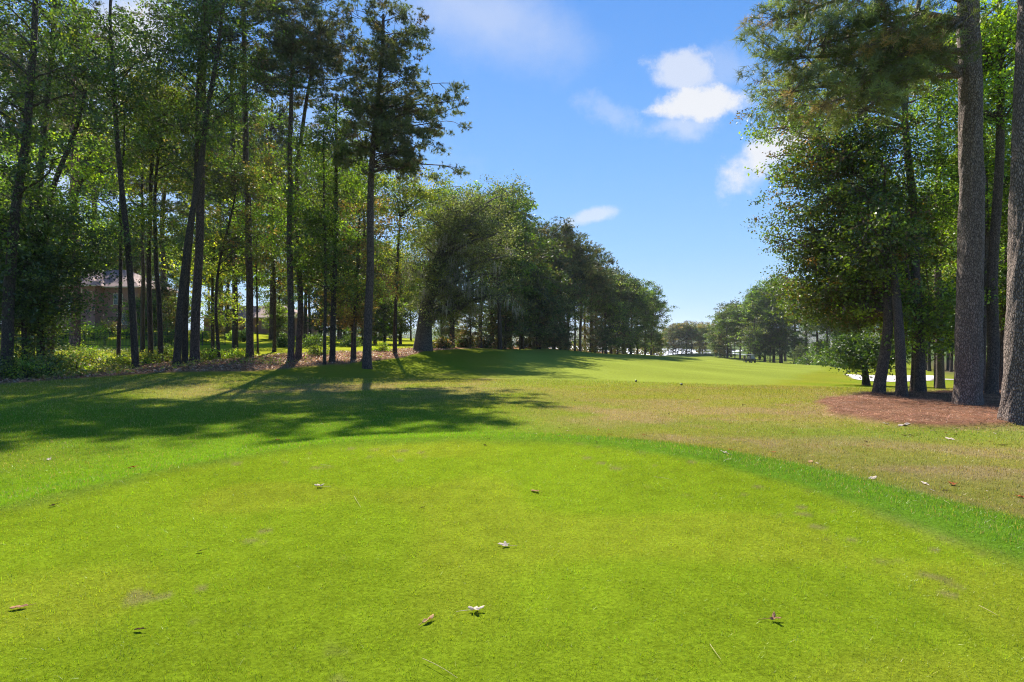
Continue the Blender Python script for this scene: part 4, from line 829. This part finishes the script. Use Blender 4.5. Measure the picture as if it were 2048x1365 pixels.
# golfer
def person(loc, rz, label):
    me = bpy.data.meshes.new('person'); b_ = bmesh.new(); sk = b_.verts.layers.skin.verify(); V_ = []
    def v(p, r): q = b_.verts.new(p); q[sk].radius = (r, r); V_.append(q); return q
    def e(a, b2): b_.edges.new((a, b2)); return b2
    pel = v((0, 0, .95), .145); pel[sk].use_root = True
    wa = e(pel, v((0, 0, 1.12), .13)); ch_ = e(wa, v((0, .01, 1.34), .15)); nk = e(ch_, v((0, 0, 1.5), .06)); hd = e(nk, v((0, .01, 1.6), .085)); e(hd, v((0, .01, 1.72), .07))
    for s in (-1, 1):
        hp = e(pel, v((s*.1, 0, .86), .095)); kn = e(hp, v((s*.13, .04, .48), .06)); an = e(kn, v((s*.14, 0, .09), .042)); e(an, v((s*.16, .16, .04), .035))
        sh_ = e(ch_, v((s*.19, 0, 1.4), .06)); el_ = e(sh_, v((s*.27, .03, 1.13), .042)); wr = e(el_, v((s*.25, .14, .9), .027)); pm = e(wr, v((s*.25, .17, .83), .03))
        for k in range(4): f1 = e(pm, v((s*(.275-.018*k), .18+.005*k, .775), .009)); e(f1, v((s*(.27-.018*k), .165, .735+.004*abs(k-1)), .008))
        e(pm, v((s*.215, .2, .80), .009))
    b_.to_mesh(me); b_.free(); o_ = bpy.data.objects.new('person', me); COL.objects.link(o_); o_.modifiers.new('Skin', 'SKIN'); sm = o_.modifiers.new('Sub', 'SUBSURF'); sm.levels = 1; sm.render_levels = 1
    o_.location = loc; o_.rotation_euler = (0, 0, rz); tag(o_, label, 'person'); me.materials.append(plain('skin', (.45, .27, .2), .6))
    dk = plain('dark_cloth', (.03, .035, .05), .8); bt = plain('trousers', (.05, .05, .055), .8)
    MB().sph((0, 0, 1.28), .2, (1.12, .78, 1.25)).sph((-.22, .01, 1.3), .085, (1, 1, 1.7)).sph((.22, .01, 1.3), .085, (1, 1, 1.7)).build('shirt', dk, o_, True)
    MB().sph((0, 0, .93), .185, (1, .85, .8)).cyl((-.125, .02, .52), .07, .84, 'Z', 14, .1).cyl((.125, .02, .52), .07, .84, 'Z', 14, .1).build('trousers', bt, o_, True)
    MB().sph((0, 0, 1.71), .1, (1, 1.05, .75)).box((0, .12, 1.68), (.15, .1, .015)).build('cap', dk, o_, True)
X2 = (1489-1024)*127/F; person((X2, 127, float(gz(np.array([X2]), np.array([127.]))[0])), R(150), 'person in dark clothes standing left of the golf cart')

# tee markers further down
for (a, d, lab) in [(1272, 32.5, 'left one of two dark round markers on the mown strip ahead'), (1363, 29.5, 'right one of two dark round markers on the mown strip ahead')]:
    X = (a-1024)*d/F; z_ = float(gz(np.array([X]), np.array([d]))[0]); mk_ = MB().sph((X, d, z_+.075), .065).rod((X, d, z_-.08), (X, d, z_+.04), .012).build('tee_marker', plain('marker_green', (.008, .03, .02), .35), None, True); tag(mk_, lab, 'tee marker', 'round markers on the mown strip')

# ------------------------------------------------------------------ fallen leaves and twigs, each its own thing
def leafobj(px, py, size, color, label, kind='lobed', curl=.5, rz=None, group=None, z0=None, name='fallen_leaf', up=0):
    d = 8.0
    for _ in range(30):
        X = (px-1024)*d/F; z_ = float(gz(np.array([X]), np.array([d]))[0]); dn = (EYE-z_)*F/(py-HZ); d = .5*d+.5*dn
    X = (px-1024)*d/F; z_ = float(gz(np.array([X]), np.array([d]))[0]); s = size*d/F
    n = 60; a = np.linspace(0, 2*np.pi, n, endpoint=False)
    lb = np.interp(a, np.linspace(0, 2*np.pi, 11), np.r_[(q_ := .6+.6*rng.random(10)), q_[:1]])
    if kind == 'lobed': rr_ = .34+.66*np.abs(np.cos(2.5*(a)))**1.6*(.75+.25*np.cos(a)); rr_ *= .5*(1+.1*np.sin(a*17))*lb
    else: rr_ = .5/np.sqrt((np.cos(a))**2+(np.sin(a)/.45)**2)*(1+.05*np.sin(a*13))
    rings = [0, .3, .6, .85, 1.0]; Vv = [(0, 0, 0)]; Fq = []
    ph = rng.random()*6
    for k_, q in enumerate(rings[1:]):
        for j in range(n):
            x_, y_ = np.cos(a[j])*rr_[j]*q, np.sin(a[j])*rr_[j]*q
            zc = curl*(.5*y_*y_+.12*x_*x_)+.06*curl*math.sin(a[j]*3+ph)*q+.02*math.cos(a[j]*5)*q
            Vv.append((x_, y_*(1-.35*curl), zc))
    T3 = [(0, 1+j, 1+(j+1) % n) for j in range(n)]
    for k_ in range(len(rings)-2):
        for j in range(n): Fq.append((1+k_*n+j, 1+(k_+1)*n+j, 1+(k_+1)*n+(j+1) % n, 1+k_*n+(j+1) % n))
    Vv = np.array(Vv)*s; Vv[:, 2] -= Vv[:, 2].min()
    root = mk(name, Vv, [np.array(Fq), np.array(T3)], color, smooth=True, loc=(X, d, z_+.012+up)); tag(root, label, 'leaf', group)
    so = root.modifiers.new('thick', 'SOLIDIFY'); so.thickness = .0012
    G = Geo(); G.tube([(-.05*s, 0, .02*s), (-.55*s, .02*s, .03*s), (-.9*s, -.05*s, .05*s)], [.0015, .0014, .0012], 5); G.build('stalk', color, root)
    root.rotation_euler = (rng.normal(0, .12), rng.normal(0, .12), rz if rz is not None else rng.random()*6.28); return root
def dryleaf(name, c):
    m_, t, o = newmat(name); tc_ = t.a('ShaderNodeTexCoord'); n = t.a('ShaderNodeTexNoise', i_Scale=45.0, i_Detail=5.0); t.k(tc_.outputs['Object'], n.inputs['Vector'])
    cc = t.mix(1.0, c, t.ramp(n.outputs[0], [(.3, .55), (.65, 1.0)]), 'MULTIPLY')
    d_ = t.a('ShaderNodeBsdfDiffuse'); t.k(cc, d_.inputs[0]); r_ = t.a('ShaderNodeBsdfTranslucent'); t.k(cc, r_.inputs[0])
    x_ = t.a('ShaderNodeMixShader'); x_.inputs[0].default_value = .4; t.k(d_.outputs[0], x_.inputs[1]); t.k(r_.outputs[0], x_.inputs[2]); t.k(x_.outputs[0], o.inputs[0]); return m_
pale = dryleaf('pale_leaf', (.80, .68, .56)); brn = dryleaf('brown_leaf', (.52, .30, .17)); drk = dryleaf('dark_leaf', (.10, .06, .04)); tanm = dryleaf('tan_leaf', (.72, .47, .25)); redl = dryleaf('red_leaf', (.5, .17, .07))
leafobj(950, 1225, 42, pale, 'pale lobed leaf with a long stalk lying in the near foreground, below centre', 'lobed', .7, R(10))
leafobj(857, 1245, 30, tanm, 'tan curled leaf just left of the pale lobed one in the near foreground', 'oval', 1.1, R(50))
leafobj(1547, 1243, 36, brn, 'crumpled brown leaf alone on the right of the near foreground', 'lobed', 1.1, R(0))
leafobj(638, 976, 26, pale, 'pale curled leaf alone on the left part of the tee', 'lobed', .9, R(180))
leafobj(1011, 1094, 28, pale, 'greyish lobed leaf in the middle of the tee', 'lobed', .6, R(160))
leafobj(106, 1014, 16, drk, 'small dark leaf near the left edge of the photo', 'oval', .9)
leafobj(278, 1264, 20, drk, 'small dark leaf in the lower left foreground', 'oval', .8)
leafobj(38, 1219, 30, brn, 'brown leaf sunk in grass at the lower left edge', 'oval', .4)
leafobj(400, 1106, 14, drk, 'tiny dark scrap of leaf left of the middle of the tee', 'oval', .8)
leafobj(846, 1018, 10, drk, 'tiny dark scrap of leaf behind the middle of the tee', 'oval', .8)
leafobj(1070, 985, 22, brn, 'thin brown leaf flat behind the middle of the tee', 'oval', .3)
leafobj(265, 937, 20, redl, 'reddish leaf on the slope left of the tee', 'lobed', .6)
leafobj(98, 921, 16, pale, 'pale leaf in the shadow edge far left of the tee', 'lobed', .6)
leafobj(555, 882, 18, redl, 'small orange leaf where the tree shadows end left of the tee', 'lobed', .5)
leafobj(970, 893, 10, drk, 'tiny dark speck of leaf at the far lip of the tee', 'oval', .8)
leafobj(1450, 908, 24, pale, 'pale leaf at the right lip of the tee', 'oval', .5)
leafobj(1458, 902, 14, redl, 'small reddish leaf touching the pale leaf at the right lip', 'lobed', .5)
leafobj(1548, 907, 14, redl, 'small red leaf on the tan grass behind the right lip', 'lobed', .6)
leafobj(1621, 926, 20, tanm, 'tan leaf on the tan grass right of the tee', 'oval', .4)
leafobj(1745, 959, 22, pale, 'pale narrow leaf on the green collar at right', 'oval', .5)
leafobj(1850, 970, 22, pale, 'pale leaf left of the reddish pair on the right', 'oval', .5)
leafobj(1905, 971, 26, redl, 'reddish brown leaf on the tan grass toward the right edge', 'lobed', .8)
leafobj(1890, 984, 12, drk, 'tiny dark leaf below the reddish one toward the right edge', 'oval', .8)
leafobj(2038, 996, 24, redl, 'reddish leaf cut by the right edge of the photo', 'lobed', .6)
leafobj(1815, 873, 22, drk, 'dark leaf on the green band in front of the straw bed', 'oval', .5)
leafobj(1900, 880, 22, pale, 'pale leaf on the green band in front of the straw bed', 'oval', .4)
leafobj(1732, 885, 14, drk, 'small dark leaf left of the others in front of the straw bed', 'oval', .5)
leafobj(2005, 892, 16, drk, 'small dark leaf below the sunlit edge trunk', 'oval', .5)
leafobj(1808, 852, 24, pale, 'whitish leaf or stone at the front edge of the straw bed', 'oval', .8)
leafobj(1773, 850, 14, pale, 'small whitish scrap at the front edge of the straw bed', 'oval', .8)
GL = 'small leaves scattered on the rough grass'
for i in range(70):
    a = rng.uniform(900, 2040); b_ = rng.uniform(860, 1000) if i % 2 else rng.uniform(800, 900)
    if a < 1350 and b_ > 890: continue
    if b_ < 856 and a > 1640: continue
    if b_ > 905 + max(0, (a-1350))*.17: continue
    leafobj(a, b_, rng.uniform(5, 9), [drk, brn, redl, pale][i % 4], 'small dry leaf scattered on the rough grass ahead and right of the tee', 'oval', .8, group=GL)
# twigs / long pine needles on the tee
stm = plain('dry_needle', (.42, .33, .16), .7)
def twig(p, q, label, th=.0016):
    pts_ = []
    for (a, b_) in (p, q):
        d = EYE*F/(b_-HZ); X = (a-1024)*d/F; pts_.append(np.array([X, d, float(gz(np.array([X]), np.array([d]))[0])+.016]))
    m_ = (pts_[0]+pts_[1])/2+np.array([0, 0, .004])+rng.normal(0, .004, 3); c0 = pts_[0].copy()
    G = Geo(); tt = np.linspace(0, 1, 8)[:, None]; P = pts_[0]*(1-tt)**2+2*m_*tt*(1-tt)+pts_[1]*tt**2; G.tube(P-c0, np.linspace(th, th*.5, 8), 5)
    o_ = mk('pine_needle', np.concatenate(G.V), np.concatenate(G.Q), stm, smooth=True, loc=tuple(c0)); tag(o_, label, 'pine needle')
for p, q, lab in [((845,1322),(915,1362),'longest dry needle at the bottom edge of the tee grass'), ((1420,1297),(1442,1328),'dry needle slanting down right of the bottom centre'), ((1958,1218),(1995,1238),'dry needle in the lower right foreground'), ((708,995),(722,1018),'short dry needle right of the pale curled leaf'),
                  ((785,912),(792,920),'short dry needle near the far left lip of the tee'), ((1010,948),(1024,942),'short dry needle behind the centre of the tee'), ((1308,958),(1345,964),'dry needle on the right far part of the tee'), ((1888,980),(1900,990),'dry needle on the right collar of the tee'), ((640,930),(662,934),'dry needle above the pale curled leaf')]:
    twig(p, q, lab)
